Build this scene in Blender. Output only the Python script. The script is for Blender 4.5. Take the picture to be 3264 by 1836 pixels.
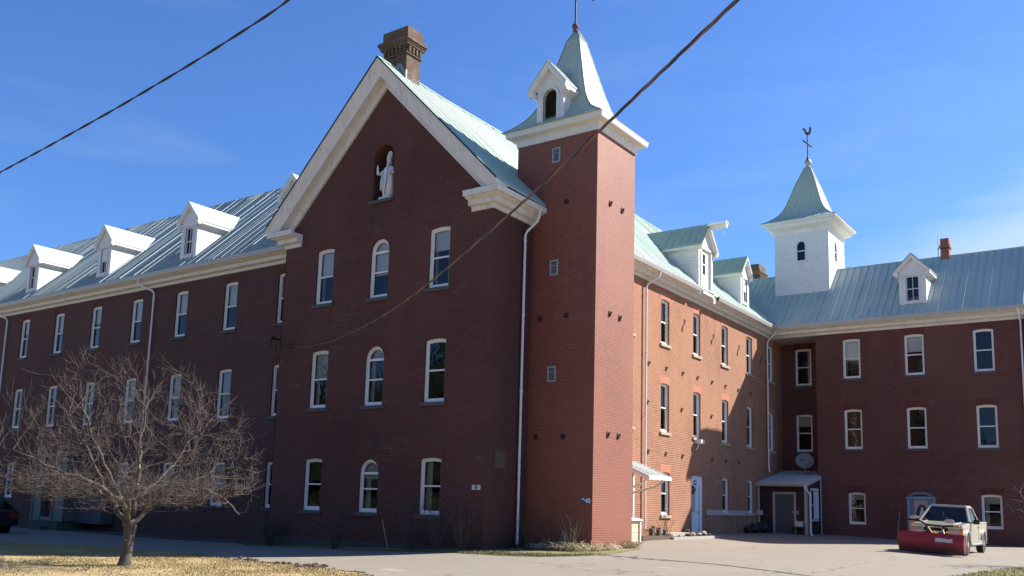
import bpy, math, random
import numpy as np
from mathutils import Vector, Matrix
from mathutils.geometry import tessellate_polygon
for o in list(bpy.data.objects): bpy.data.objects.remove(o)
scene = bpy.context.scene
R = math.radians
COL = scene.collection
# ------------------------------------------------------------------ camera
cam_d = bpy.data.cameras.new('camera'); cam = bpy.data.objects.new('camera', cam_d); COL.objects.link(cam)
CR = Vector((0.81463364, 0.57928947, 0.02820902)); CU = Vector((0.06263054, -0.13622053, 0.98869681)); CF = Vector((-0.5765843, 0.80365893, 0.14725104))
CP = Vector((16.726, -22.08, 1.387))
mw = Matrix((CR, CU, -CF)).transposed().to_4x4(); mw.translation = CP
cam.matrix_world = mw
cam_d.sensor_width = 36; cam_d.lens = 2901.554 / 3264 * 36
cam_d.shift_y = 251.48 / 3264
cam_d.clip_start = 0.1; cam_d.clip_end = 3000
scene.camera = cam
# ------------------------------------------------------------------ light
SUN = Vector((0.77, 1.0, 1.01)).normalized()
world = bpy.data.worlds.new('World'); scene.world = world; world.use_nodes = True
wn = world.node_tree; wn.nodes.clear()
wo = wn.nodes.new('ShaderNodeOutputWorld'); bg = wn.nodes.new('ShaderNodeBackground'); sky = wn.nodes.new('ShaderNodeTexSky')
sky.sky_type = 'NISHITA'; sky.sun_disc = False
sky.sun_elevation = math.asin(SUN.z); sky.sun_rotation = math.atan2(SUN.x, SUN.y)
sky.altitude = 50; sky.air_density = 1.0; sky.dust_density = 0.6; sky.ozone_density = 2.5
bg.inputs[1].default_value = 0.05
# thin high cloud over the right hand horizon
tc = wn.nodes.new('ShaderNodeTexCoord'); mp = wn.nodes.new('ShaderNodeMapping'); mp.inputs['Scale'].default_value = (2.2, 2.2, 9.0); mp.inputs['Rotation'].default_value = (R(14), R(10), 0)
wn.links.new(tc.outputs['Generated'], mp.inputs[0])
nz = wn.nodes.new('ShaderNodeTexNoise'); nz.inputs['Scale'].default_value = 1.3; nz.inputs['Detail'].default_value = 7; nz.inputs['Roughness'].default_value = 0.55; nz.inputs['Distortion'].default_value = 0.4
wn.links.new(mp.outputs[0], nz.inputs[0])
def wmath(op, a, b=None, c=None):
    n = wn.nodes.new('ShaderNodeMath'); n.operation = op
    for k, v in enumerate((a, b, c)):
        if v is None: continue
        if isinstance(v, (int, float)): n.inputs[k].default_value = v
        else: wn.links.new(v, n.inputs[k])
    return n.outputs[0]
def wramp(src, lo, hi):
    n = wn.nodes.new('ShaderNodeMapRange'); n.interpolation_type = 'SMOOTHSTEP'; n.inputs[1].default_value = lo; n.inputs[2].default_value = hi; wn.links.new(src, n.inputs[0]); return n.outputs[0]
sxyz = wn.nodes.new('ShaderNodeSeparateXYZ'); wn.links.new(tc.outputs['Generated'], sxyz.inputs[0])
fz = wmath('ADD', wmath('MULTIPLY_ADD', sxyz.outputs[0], -0.41, -0.365), sxyz.outputs[2])          # slanted upper edge of the cloud bank
fz = wmath('MULTIPLY_ADD', wmath('SUBTRACT', nz.outputs['Fac'], 0.5), 0.16, fz)
m1 = wmath('SUBTRACT', 1.0, wramp(fz, -0.075, 0.03)); m2 = wramp(sxyz.outputs[0], -0.36, -0.12); m3 = wramp(sxyz.outputs[1], 0.3, 0.6)
mu = wn.nodes.new('ShaderNodeMath'); mu.operation = 'MULTIPLY'; wn.links.new(wmath('MULTIPLY', wmath('MULTIPLY', m1, m2), m3), mu.inputs[0]); wn.links.new(wmath('MULTIPLY_ADD', wramp(nz.outputs['Fac'], 0.3, 0.62), 0.5, 0.5), mu.inputs[1])
# faint wisps everywhere
mr3 = wn.nodes.new('ShaderNodeMapRange'); mr3.inputs[1].default_value = 0.5; mr3.inputs[2].default_value = 0.8; mr3.inputs[4].default_value = 0.16; wn.links.new(nz.outputs['Fac'], mr3.inputs[0])
mx_ = wn.nodes.new('ShaderNodeMath'); mx_.operation = 'MAXIMUM'; wn.links.new(mu.outputs[0], mx_.inputs[0]); wn.links.new(mr3.outputs[0], mx_.inputs[1])
tint = wn.nodes.new('ShaderNodeMix'); tint.data_type = 'RGBA'; tint.blend_type = 'MULTIPLY'; tint.inputs[0].default_value = 1.0
tint.inputs[7].default_value = (0.71, 1.10, 1.70, 1)
wn.links.new(sky.outputs[0], tint.inputs[6])
cm = wn.nodes.new('ShaderNodeMix'); cm.data_type = 'RGBA'; cm.inputs[7].default_value = (5.4, 6.9, 8.0, 1)
wn.links.new(mx_.outputs[0], cm.inputs[0]); wn.links.new(tint.outputs[2], cm.inputs[6]); wn.links.new(cm.outputs[2], bg.inputs[0]); wn.links.new(bg.outputs[0], wo.inputs[0])
sl = bpy.data.lights.new('sun', 'SUN'); sl.energy = 5.0; sl.angle = R(0.5); sl.color = (1.0, 0.94, 0.85)
so = bpy.data.objects.new('sun', sl); COL.objects.link(so); so.rotation_euler = (-SUN).to_track_quat('-Z', 'Y').to_euler(); so.location = (40, 60, 60)
scene.view_settings.view_transform = 'Standard'; scene.view_settings.look = 'None'; scene.view_settings.gamma = 1
scene.view_settings.use_curve_mapping = False
scene.view_settings.exposure = 1.25
scene.render.engine = 'CYCLES'
# ------------------------------------------------------------------ materials
MAT = {}
def nmat(name):
    m = bpy.data.materials.new(name); m.use_nodes = True; MAT[name] = m
    nt = m.node_tree; b = nt.nodes['Principled BSDF']; return m, nt, b
def N(nt, t, **k):
    n = nt.nodes.new(t)
    for a, v in k.items():
        if a.startswith('i_'): n.inputs[a[2:].replace('_', ' ')].default_value = v
        else: setattr(n, a, v)
    return n
def L(nt, a, b): nt.links.new(a, b)
def mixc(nt, fac, a, b, blend='MIX'):
    n = nt.nodes.new('ShaderNodeMix'); n.data_type = 'RGBA'; n.blend_type = blend
    for s, v in ((0, fac), (6, a), (7, b)):
        if hasattr(v, 'is_linked') or hasattr(v, 'links'): nt.links.new(v, n.inputs[s])
        elif isinstance(v, (int, float)): n.inputs[s].default_value = v
        else: n.inputs[s].default_value = (*v, 1)
    return n.outputs[2]
def ramp(nt, src, lo, hi, a=0.0, b=1.0):
    n = nt.nodes.new('ShaderNodeMapRange'); n.inputs[1].default_value = lo; n.inputs[2].default_value = hi; n.inputs[3].default_value = a; n.inputs[4].default_value = b
    nt.links.new(src, n.inputs[0]); return n.outputs[0]
def noise(nt, vec, scale, detail=4, rough=0.55):
    n = N(nt, 'ShaderNodeTexNoise'); n.inputs['Scale'].default_value = scale; n.inputs['Detail'].default_value = detail; n.inputs['Roughness'].default_value = rough
    if vec is not None: nt.links.new(vec, n.inputs[0])
    return n.outputs['Fac']
def stretch(nt, vec, s):
    n = N(nt, 'ShaderNodeMapping'); n.inputs['Scale'].default_value = s; nt.links.new(vec, n.inputs[0]); return n.outputs[0]
def bump(nt, b, h, strength, dist):
    n = N(nt, 'ShaderNodeBump'); n.inputs['Strength'].default_value = strength; n.inputs['Distance'].default_value = dist
    nt.links.new(h, n.inputs['Height']); nt.links.new(n.outputs[0], b.inputs['Normal'])
def wallvec(nt, swap=False):
    g = N(nt, 'ShaderNodeNewGeometry'); t = N(nt, 'ShaderNodeTexCoord'); s = N(nt, 'ShaderNodeSeparateXYZ'); sn = N(nt, 'ShaderNodeSeparateXYZ')
    L(nt, t.outputs['Object'], s.inputs[0]); L(nt, t.outputs['Normal'], sn.inputs[0])
    ab = N(nt, 'ShaderNodeMath', operation='ABSOLUTE'); L(nt, sn.outputs[0], ab.inputs[0])
    gt = N(nt, 'ShaderNodeMath', operation='GREATER_THAN'); L(nt, ab.outputs[0], gt.inputs[0]); gt.inputs[1].default_value = 0.6
    mf = N(nt, 'ShaderNodeMix'); L(nt, gt.outputs[0], mf.inputs[0]); L(nt, s.outputs[0], mf.inputs[2]); L(nt, s.outputs[1], mf.inputs[3])
    c = N(nt, 'ShaderNodeCombineXYZ')
    if swap: L(nt, s.outputs[2], c.inputs[0]); L(nt, mf.outputs[0], c.inputs[1])
    else: L(nt, mf.outputs[0], c.inputs[0]); L(nt, s.outputs[2], c.inputs[1])
    return c.outputs[0], t.outputs['Object']
def brick(name, c1, c2, mortar, msize=0.009, eff=0.0, dirt=0.35, w=0.215, h=0.072, swap=False, effc=(0.62, 0.58, 0.55), rough=0.9, spec=0.2):
    m, nt, b = nmat(name); v, ov = wallvec(nt, swap)
    br = N(nt, 'ShaderNodeTexBrick'); L(nt, v, br.inputs['Vector'])
    br.inputs['Scale'].default_value = 1; br.inputs['Brick Width'].default_value = w; br.inputs['Row Height'].default_value = h; br.inputs['Mortar Size'].default_value = msize
    br.inputs['Mortar Smooth'].default_value = 0.25; br.inputs['Bias'].default_value = -0.1
    n1 = noise(nt, ov, 0.45, 5); n2 = noise(nt, ov, 7, 3); n3 = noise(nt, ov, 1.7, 6, 0.65)
    ca = mixc(nt, n2, tuple(x * 0.8 for x in c1), tuple(min(1, x * 1.2) for x in c1)); L(nt, ca, br.inputs['Color1'])
    cb = mixc(nt, n2, tuple(x * 0.75 for x in c2), tuple(min(1, x * 1.25) for x in c2)); L(nt, cb, br.inputs['Color2'])
    if eff > 0:
        sv = stretch(nt, ov, (.9, .9, 3.2)); n1e = noise(nt, sv, 0.42, 4, .5); n3e = noise(nt, sv, 2.6, 5, .7)
        em = N(nt, 'ShaderNodeMath', operation='MULTIPLY'); L(nt, ramp(nt, n1e, 0.54, 0.62), em.inputs[0]); L(nt, ramp(nt, n3e, 0.48, 0.58, 0, eff), em.inputs[1])
        L(nt, mixc(nt, em.outputs[0], mortar, effc), br.inputs['Mortar'])
    else: br.inputs['Mortar'].default_value = (*mortar, 1)
    col = mixc(nt, ramp(nt, n3, 0.3, 0.75, 0, dirt), br.outputs['Color'], (0.07, 0.05, 0.045))
    col = mixc(nt, ramp(nt, n1, 0.3, 0.7, 0.0, 0.22), col, (0.9, 0.6, 0.5), 'SOFT_LIGHT')
    n5 = noise(nt, stretch(nt, ov, (1.6, 1.6, .16)), 1.0, 5, .6); col = mixc(nt, ramp(nt, n5, 0.52, 0.74, 0, dirt * .9), col, (0.035, 0.028, 0.026))
    n6 = noise(nt, ov, 0.22, 3); col = mixc(nt, ramp(nt, n6, 0.42, 0.60, 0, .5), col, (c1[0] * 1.2, c1[1] * 1.7, c1[2] * 1.75))
    L(nt, col, b.inputs['Base Color']); b.inputs['Roughness'].default_value = rough; b.inputs['Specular IOR Level'].default_value = spec
    inv = N(nt, 'ShaderNodeMath', operation='SUBTRACT'); inv.inputs[0].default_value = 1.0; L(nt, br.outputs['Fac'], inv.inputs[1])
    ad = N(nt, 'ShaderNodeMath', operation='ADD'); L(nt, inv.outputs[0], ad.inputs[0]); L(nt, n2, ad.inputs[1])
    bump(nt, b, ad.outputs[0], 0.5, 0.008); return m
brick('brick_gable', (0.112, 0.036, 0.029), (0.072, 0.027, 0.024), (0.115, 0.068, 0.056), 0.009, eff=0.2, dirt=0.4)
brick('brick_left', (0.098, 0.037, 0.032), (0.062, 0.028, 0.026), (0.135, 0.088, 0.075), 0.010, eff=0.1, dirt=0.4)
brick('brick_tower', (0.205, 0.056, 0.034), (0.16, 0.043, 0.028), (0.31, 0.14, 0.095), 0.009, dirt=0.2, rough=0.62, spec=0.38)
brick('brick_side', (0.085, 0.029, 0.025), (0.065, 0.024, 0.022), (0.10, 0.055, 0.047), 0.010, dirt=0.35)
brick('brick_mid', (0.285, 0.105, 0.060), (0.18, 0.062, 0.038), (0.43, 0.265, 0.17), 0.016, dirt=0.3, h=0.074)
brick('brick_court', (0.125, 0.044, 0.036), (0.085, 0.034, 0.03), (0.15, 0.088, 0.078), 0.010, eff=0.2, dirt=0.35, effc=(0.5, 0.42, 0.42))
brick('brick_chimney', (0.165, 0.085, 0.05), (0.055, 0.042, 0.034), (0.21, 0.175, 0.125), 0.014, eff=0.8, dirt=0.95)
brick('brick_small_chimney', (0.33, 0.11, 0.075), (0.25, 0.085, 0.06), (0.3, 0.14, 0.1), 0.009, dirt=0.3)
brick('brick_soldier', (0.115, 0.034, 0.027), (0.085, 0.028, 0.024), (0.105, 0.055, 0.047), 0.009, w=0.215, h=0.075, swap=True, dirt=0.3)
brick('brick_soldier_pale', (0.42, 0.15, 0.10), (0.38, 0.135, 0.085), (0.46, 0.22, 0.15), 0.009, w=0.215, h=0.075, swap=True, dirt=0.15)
def paint(name, c, wear=0.3, worn=(0.30, 0.27, 0.24), rough=0.55, scale=3.0, st=(1, 1, 1)):
    m, nt, b = nmat(name); t = N(nt, 'ShaderNodeTexCoord'); v = stretch(nt, t.outputs['Object'], st)
    n1 = noise(nt, v, scale, 7, 0.68); n2 = noise(nt, t.outputs['Object'], 0.8, 4)
    col = mixc(nt, ramp(nt, n1, 0.66 - 0.05 * wear, 0.72, 0, min(1.0, wear * 2.2)), c, worn)
    col = mixc(nt, ramp(nt, n2, 0.35, 0.7, 0, 0.18), col, tuple(x * 0.62 for x in c))
    if wear > 0.05:
        n4 = noise(nt, stretch(nt, t.outputs['Object'], (4, 4, .5)), 1.4, 5, .65); col = mixc(nt, ramp(nt, n4, 0.5, 0.72, 0, min(.5, wear * 1.1)), col, tuple(x * 0.5 for x in c))
    L(nt, col, b.inputs['Base Color']); b.inputs['Roughness'].default_value = rough; b.inputs['Specular IOR Level'].default_value = 0.35
    bump(nt, b, n1, 0.12, 0.01); return m
paint('white_paint', (0.76, 0.74, 0.70), 0.3, worn=(0.38, 0.35, 0.31), scale=2.2)
paint('window_white', (0.78, 0.77, 0.74), 0.0, rough=0.4)
paint('cream_trim', (0.70, 0.66, 0.58), 0.35, worn=(0.33, 0.27, 0.2), scale=1.6, st=(1, 1, 2.2))
paint('rake_trim', (0.70, 0.67, 0.63), 0.45, worn=(0.2, 0.17, 0.14), scale=1.5, st=(1, 1, 2))
paint('gutter_metal', (0.42, 0.42, 0.41), 0.15, rough=0.4)
paint('pipe_white', (0.74, 0.73, 0.72), 0.05, rough=0.35)
paint('old_window_wood', (0.72, 0.70, 0.68), 0.35)
paint('door_white', (0.72, 0.74, 0.77), 0.02, rough=0.4)
paint('door_grey', (0.10, 0.105, 0.11), 0.05)
paint('beige_trim', (0.50, 0.46, 0.42), 0.1)
paint('blue_trim', (0.20, 0.36, 0.52), 0.1); paint('pale_blue_trim', (0.17, 0.21, 0.25), 0.2)
paint('siding_grey', (0.12, 0.115, 0.105), 0.1); paint('door_red', (0.16, 0.035, 0.035), 0.05)
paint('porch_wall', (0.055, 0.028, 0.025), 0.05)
def shingle(name, horiz=False):
    m, nt, b = nmat(name); v, ov = wallvec(nt)
    br = N(nt, 'ShaderNodeTexBrick'); L(nt, v, br.inputs['Vector']); br.inputs['Scale'].default_value = 1
    br.inputs['Brick Width'].default_value = 30.0 if horiz else 0.17; br.inputs['Row Height'].default_value = 0.13; br.inputs['Mortar Size'].default_value = 0.009; br.inputs['Mortar Smooth'].default_value = 0.3
    n1 = noise(nt, ov, 3.2, 6, 0.7); n2 = noise(nt, ov, 16, 3)
    br.inputs['Color1'].default_value = (0.77, 0.765, 0.75, 1); br.inputs['Color2'].default_value = (0.72, 0.715, 0.70, 1)
    L(nt, mixc(nt, ramp(nt, n1, 0.40, 0.62), (0.66, 0.65, 0.63), (0.40, 0.385, 0.37)), br.inputs['Mortar'])
    col = mixc(nt, ramp(nt, n2, 0.68, 0.78, 0, 0.5), br.outputs['Color'], (0.4, 0.38, 0.36))
    L(nt, col, b.inputs['Base Color']); b.inputs['Roughness'].default_value = 0.7
    inv = N(nt, 'ShaderNodeMath', operation='SUBTRACT'); inv.inputs[0].default_value = 1.0; L(nt, br.outputs['Fac'], inv.inputs[1]); bump(nt, b, inv.outputs[0], 0.6, 0.015)
shingle('shingle_white'); shingle('clapboard_white', True)
def copper(name, c1, c2, st, rough=0.6):
    m, nt, b = nmat(name); t = N(nt, 'ShaderNodeTexCoord'); v = stretch(nt, t.outputs['Object'], st)
    n1 = noise(nt, v, 1.2, 6, 0.6); n2 = noise(nt, t.outputs['Object'], 0.5, 4); n3 = noise(nt, v, 6, 5, 0.7)
    col = mixc(nt, n1, c1, c2); col = mixc(nt, ramp(nt, n2, 0.35, 0.7, 0, 0.35), col, tuple(x * 0.72 for x in c2)); col = mixc(nt, ramp(nt, n3, 0.63, 0.72, 0, 0.55), col, (0.2, 0.23, 0.2))
    sp = N(nt, 'ShaderNodeSeparateXYZ'); L(nt, t.outputs['Object'], sp.inputs[0]); cb = N(nt, 'ShaderNodeCombineXYZ')
    for k_, (src, q_) in enumerate(((0 if st[0] > st[1] else 1, 1.7), (2, .62))):
        fl_ = N(nt, 'ShaderNodeMath', operation='MULTIPLY'); L(nt, sp.outputs[src], fl_.inputs[0]); fl_.inputs[1].default_value = q_; f2 = N(nt, 'ShaderNodeMath', operation='FLOOR'); L(nt, fl_.outputs[0], f2.inputs[0]); L(nt, f2.outputs[0], cb.inputs[k_])
    wnz = N(nt, 'ShaderNodeTexWhiteNoise'); wnz.noise_dimensions = '3D'; L(nt, cb.outputs[0], wnz.inputs['Vector'])
    col = mixc(nt, ramp(nt, wnz.outputs['Value'], 0, 1, 0, .26), col, tuple(x * .72 for x in c2))
    L(nt, col, b.inputs['Base Color']); b.inputs['Roughness'].default_value = rough; b.inputs['Specular IOR Level'].default_value = 0.15
    bump(nt, b, n3, 0.08, 0.01)
copper('roof_left', (0.44, 0.50, 0.47), (0.38, 0.45, 0.43), (3, 0.5, 0.5))
copper('roof_main', (0.44, 0.54, 0.46), (0.36, 0.48, 0.40), (0.4, 3, 0.4))
copper('roof_right', (0.48, 0.54, 0.49), (0.41, 0.48, 0.44), (3, 0.5, 0.5))
copper('spire_copper', (0.47, 0.54, 0.45), (0.38, 0.46, 0.38), (4, 4, 0.5), 0.5)
copper('dormer_roof_pale', (0.70, 0.76, 0.72), (0.62, 0.70, 0.66), (0.5, 3, 0.5))
copper('dormer_roof_green', (0.36, 0.45, 0.38), (0.29, 0.38, 0.32), (0.4, 4, 0.4))
def plain(name, c, rough=0.7, metal=0.0, nscale=8, var=0.25, bmp=0.0, spec=0.4, coat=0.0):
    m, nt, b = nmat(name); t = N(nt, 'ShaderNodeTexCoord'); n = noise(nt, t.outputs['Object'], nscale, 5, 0.6)
    L(nt, mixc(nt, n, tuple(x * (1 - var) for x in c), tuple(min(1, x * (1 + var)) for x in c)), b.inputs['Base Color'])
    b.inputs['Roughness'].default_value = rough; b.inputs['Metallic'].default_value = metal; b.inputs['Specular IOR Level'].default_value = spec; b.inputs['Coat Weight'].default_value = coat
    if bmp: bump(nt, b, n, bmp, 0.02)
    return m
plain('dark_inside', (0.012, 0.013, 0.016), 0.95, var=0.1)
plain('blind_fabric', (0.66, 0.66, 0.63), 0.9, var=0.06, nscale=3)
plain('curtain_grey', (0.40, 0.40, 0.36), 0.9, var=0.2, nscale=9)
plain('sill_stone', (0.20, 0.18, 0.145), 0.85, bmp=0.3); plain('sill_dark', (0.085, 0.085, 0.08), 0.85, bmp=0.3)
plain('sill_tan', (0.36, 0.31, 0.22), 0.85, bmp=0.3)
plain('iron_dark', (0.025, 0.022, 0.02), 0.7); plain('iron_rust', (0.12, 0.06, 0.045), 0.75)
plain('lead_grey', (0.2, 0.22, 0.24), 0.6); plain('zinc_ball', (0.35, 0.33, 0.30), 0.45, 0.5, var=0.6, nscale=14)
plain('vent_frame', (0.34, 0.36, 0.38), 0.6); plain('vent_mesh', (0.11, 0.115, 0.12), 0.7)
plain('statue_stone', (0.64, 0.64, 0.63), 0.7, nscale=14, var=0.18, bmp=0.15); plain('statue_staff', (0.13, 0.13, 0.14), 0.7)
plain('sign_blue', (0.02, 0.04, 0.16), 0.4, var=0.05); plain('sign_white', (0.78, 0.78, 0.78), 0.5, var=0.03); plain('sign_cream', (0.55, 0.54, 0.5), 0.6, var=0.1); plain('letter_black', (0.02, 0.02, 0.02), 0.6)
plain('foundation_stone', (0.075, 0.07, 0.06), 0.9, nscale=3, var=0.4, bmp=0.5); plain('concrete', (0.32, 0.30, 0.26), 0.9, nscale=5, bmp=0.3)
plain('parging', (0.55, 0.47, 0.40), 0.9, nscale=9, var=0.2)
plain('timber_dark', (0.10, 0.065, 0.045), 0.85, bmp=0.4); plain('timber_pale', (0.62, 0.50, 0.31), 0.75, nscale=4, var=0.15); plain('timber_white', (0.72, 0.70, 0.66), 0.6)
plain('log_bark', (0.13, 0.10, 0.075), 0.9, bmp=0.6); plain('log_end', (0.45, 0.36, 0.24), 0.85)
plain('rock_white', (0.36, 0.34, 0.29), 0.9, bmp=0.5); plain('soil', (0.075, 0.055, 0.04), 0.95, bmp=0.6); plain('moss_green', (0.09, 0.11, 0.04), 0.9)
plain('plastic_black', (0.014, 0.014, 0.016), 0.45); plain('plastic_white', (0.66, 0.65, 0.63), 0.5); plain('canvas_grey', (0.42, 0.42, 0.40), 0.8)
plain('dish_grey', (0.17, 0.19, 0.21), 0.5, var=0.06); plain('canopy_metal', (0.56, 0.62, 0.60), 0.4, var=0.12, nscale=2)
plain('truck_paint', (0.31, 0.29, 0.235), 0.35, var=0.16, nscale=3, coat=0.6); plain('truck_dark', (0.018, 0.018, 0.02), 0.6); plain('tyre', (0.022, 0.021, 0.02), 0.9); plain('chrome', (0.62, 0.62, 0.63), 0.22, 1.0, var=0.1); plain('rim', (0.5, 0.48, 0.44), 0.4, 0.7)
plain('headlamp', (0.45, 0.40, 0.38), 0.15, var=0.3, nscale=30, coat=1.0); plain('amber', (0.75, 0.22, 0.03), 0.25, coat=1.0); plain('car_paint', (0.015, 0.016, 0.02), 0.25, coat=0.8, var=0.05); plain('tail_red', (0.3, 0.02, 0.02), 0.25)
plain('plow_yellow', (0.55, 0.42, 0.16), 0.6); plain('seat_grey', (0.22, 0.22, 0.22), 0.8)
plain('cable_black', (0.022, 0.021, 0.024), 0.7); plain('cable_blue', (0.055, 0.065, 0.078), 0.55); plain('cable_rust', (0.19, 0.085, 0.06), 0.65)
plain('wreath_green', (0.05, 0.085, 0.04), 0.9); plain('picture_frame', (0.03, 0.03, 0.035), 0.5); plain('picture_ground', (0.45, 0.36, 0.36), 0.7); plain('picture_figure', (0.60, 0.57, 0.56), 0.7)
def plowred():
    m, nt, b = nmat('plow_red'); t = N(nt, 'ShaderNodeTexCoord'); n = noise(nt, t.outputs['Object'], 3, 6, 0.7); s = N(nt, 'ShaderNodeSeparateXYZ'); L(nt, t.outputs['Object'], s.inputs[0])
    a = N(nt, 'ShaderNodeMath', operation='MULTIPLY_ADD'); L(nt, n, a.inputs[0]); a.inputs[1].default_value = -0.45; L(nt, s.outputs[2], a.inputs[2])
    L(nt, mixc(nt, ramp(nt, a.outputs[0], -0.12, 0.16), (0.09, 0.05, 0.05), (0.26, 0.016, 0.028)), b.inputs['Base Color']); b.inputs['Roughness'].default_value = 0.55
plowred()
def glass(name, tint=(1, 1, 1), wav=0.25):
    m, nt, b = nmat(name); nt.nodes.remove(b); out = nt.nodes['Material Output']
    tr = N(nt, 'ShaderNodeBsdfTransparent'); tr.inputs[0].default_value = (*tint, 1); gl = N(nt, 'ShaderNodeBsdfGlossy'); gl.inputs['Roughness'].default_value = 0.015
    t = N(nt, 'ShaderNodeTexCoord'); n = noise(nt, t.outputs['Object'], 1.7, 2); bp = N(nt, 'ShaderNodeBump'); bp.inputs['Strength'].default_value = wav; bp.inputs['Distance'].default_value = 0.02; L(nt, n, bp.inputs['Height']); L(nt, bp.outputs[0], gl.inputs['Normal'])
    fr = N(nt, 'ShaderNodeFresnel'); fr.inputs[0].default_value = 1.45; mx = N(nt, 'ShaderNodeMixShader'); ad = N(nt, 'ShaderNodeMath', operation='MULTIPLY_ADD'); ad.inputs[1].default_value = 1.05; ad.inputs[2].default_value = 0.0; ad.use_clamp = True; L(nt, fr.outputs[0], ad.inputs[0])
    L(nt, ad.outputs[0], mx.inputs[0]); L(nt, tr.outputs[0], mx.inputs[1]); L(nt, gl.outputs[0], mx.inputs[2]); L(nt, mx.outputs[0], out.inputs[0])
glass('glass', (0.82, 0.86, 0.88)); glass('truck_glass', (0.30, 0.36, 0.36), 0.05)
def asphalt():
    m, nt, b = nmat('asphalt'); t = N(nt, 'ShaderNodeTexCoord'); o = t.outputs['Object']
    n1 = noise(nt, o, 0.35, 5); n2 = noise(nt, o, 28, 3, 0.7); n3 = noise(nt, o, 2.2, 6, 0.65); n4 = noise(nt, stretch(nt, o, (0.5, 1.6, 1)), 1.1, 4, 0.5)
    c = mixc(nt, n1, (0.222, 0.192, 0.15), (0.285, 0.248, 0.195)); c = mixc(nt, ramp(nt, n3, 0.35, 0.7, 0, 0.28), c, (0.15, 0.128, 0.11)); c = mixc(nt, ramp(nt, n4, 0.66, 0.74, 0, 0.5), c, (0.45, 0.40, 0.34))
    c = mixc(nt, ramp(nt, n2, 0.35, 0.65, 0, 0.3), c, (0.16, 0.14, 0.125))
    cr = N(nt, 'ShaderNodeTexVoronoi', feature='DISTANCE_TO_EDGE'); cr.inputs['Scale'].default_value = 0.30
    wv = N(nt, 'ShaderNodeVectorMath', operation='ADD'); nn = N(nt, 'ShaderNodeTexNoise'); nn.inputs['Scale'].default_value = 1.3; nn.inputs['Detail'].default_value = 5; L(nt, o, nn.inputs[0]); L(nt, o, wv.inputs[0]); L(nt, nn.outputs['Color'], wv.inputs[1]); L(nt, wv.outputs[0], cr.inputs[0])
    cm_ = N(nt, 'ShaderNodeMath', operation='MULTIPLY'); L(nt, ramp(nt, cr.outputs['Distance'], 0.0, 0.012, 0.8, 0), cm_.inputs[0]); L(nt, ramp(nt, n1, 0.46, 0.56), cm_.inputs[1])
    c = mixc(nt, cm_.outputs[0], c, (0.05, 0.045, 0.04))
    L(nt, c, b.inputs['Base Color']); b.inputs['Roughness'].default_value = 0.92; b.inputs['Specular IOR Level'].default_value = 0.25; bump(nt, b, n2, 0.35, 0.01)
asphalt()
plain('asphalt_seam', (0.06, 0.055, 0.05), 0.95, nscale=12, var=0.4); plain('asphalt_patch', (0.20, 0.175, 0.15), 0.92, nscale=2.0, var=0.25, bmp=0.2)
def turf(name, a, b_, c_):
    m, nt, b = nmat(name); t = N(nt, 'ShaderNodeTexCoord'); o = t.outputs['Object']
    n1 = noise(nt, o, 0.7, 5); n2 = noise(nt, o, 14, 5, 0.7); n3 = noise(nt, o, 3, 5, 0.65)
    c = mixc(nt, n2, a, b_); c = mixc(nt, ramp(nt, n3, 0.5, 0.7, 0, 0.6), c, c_); c = mixc(nt, ramp(nt, n1, 0.4, 0.7, 0, 0.35), c, tuple(x * 0.6 for x in b_))
    L(nt, c, b.inputs['Base Color']); b.inputs['Roughness'].default_value = 0.95; b.inputs['Specular IOR Level'].default_value = 0.1; bump(nt, b, n2, 0.8, 0.04)
turf('dead_turf', (0.34, 0.26, 0.13), (0.45, 0.35, 0.185), (0.19, 0.16, 0.075)); turf('blade_straw', (0.38, 0.29, 0.145), (0.47, 0.365, 0.195), (0.27, 0.215, 0.10)); turf('grass_thin', (0.17, 0.16, 0.07), (0.27, 0.24, 0.11), (0.10, 0.11, 0.045))
def bark(name, c, lichen, lo):
    m, nt, b = nmat(name); t = N(nt, 'ShaderNodeTexCoord'); n1 = noise(nt, stretch(nt, t.outputs['Object'], (1, 1, 0.35)), 16, 6, 0.7); n2 = noise(nt, t.outputs['Object'], 5, 5, 0.7)
    c0 = mixc(nt, n1, tuple(x * 0.55 for x in c), tuple(x * 1.5 for x in c)); L(nt, mixc(nt, ramp(nt, n2, lo, lo + 0.12, 0, 0.8), c0, lichen), b.inputs['Base Color']); b.inputs['Roughness'].default_value = 0.9; bump(nt, b, n1, 0.7, 0.03)
bark('bark_trunk', (0.085, 0.07, 0.058), (0.24, 0.25, 0.185), 0.55); bark('bark_twig', (0.074, 0.056, 0.05), (0.18, 0.175, 0.14), 0.64); bark('shrub_twig', (0.10, 0.07, 0.055), (0.2, 0.17, 0.13), 0.7); bark('straw_stalk', (0.42, 0.34, 0.21), (0.25, 0.2, 0.12), 0.6)
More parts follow.
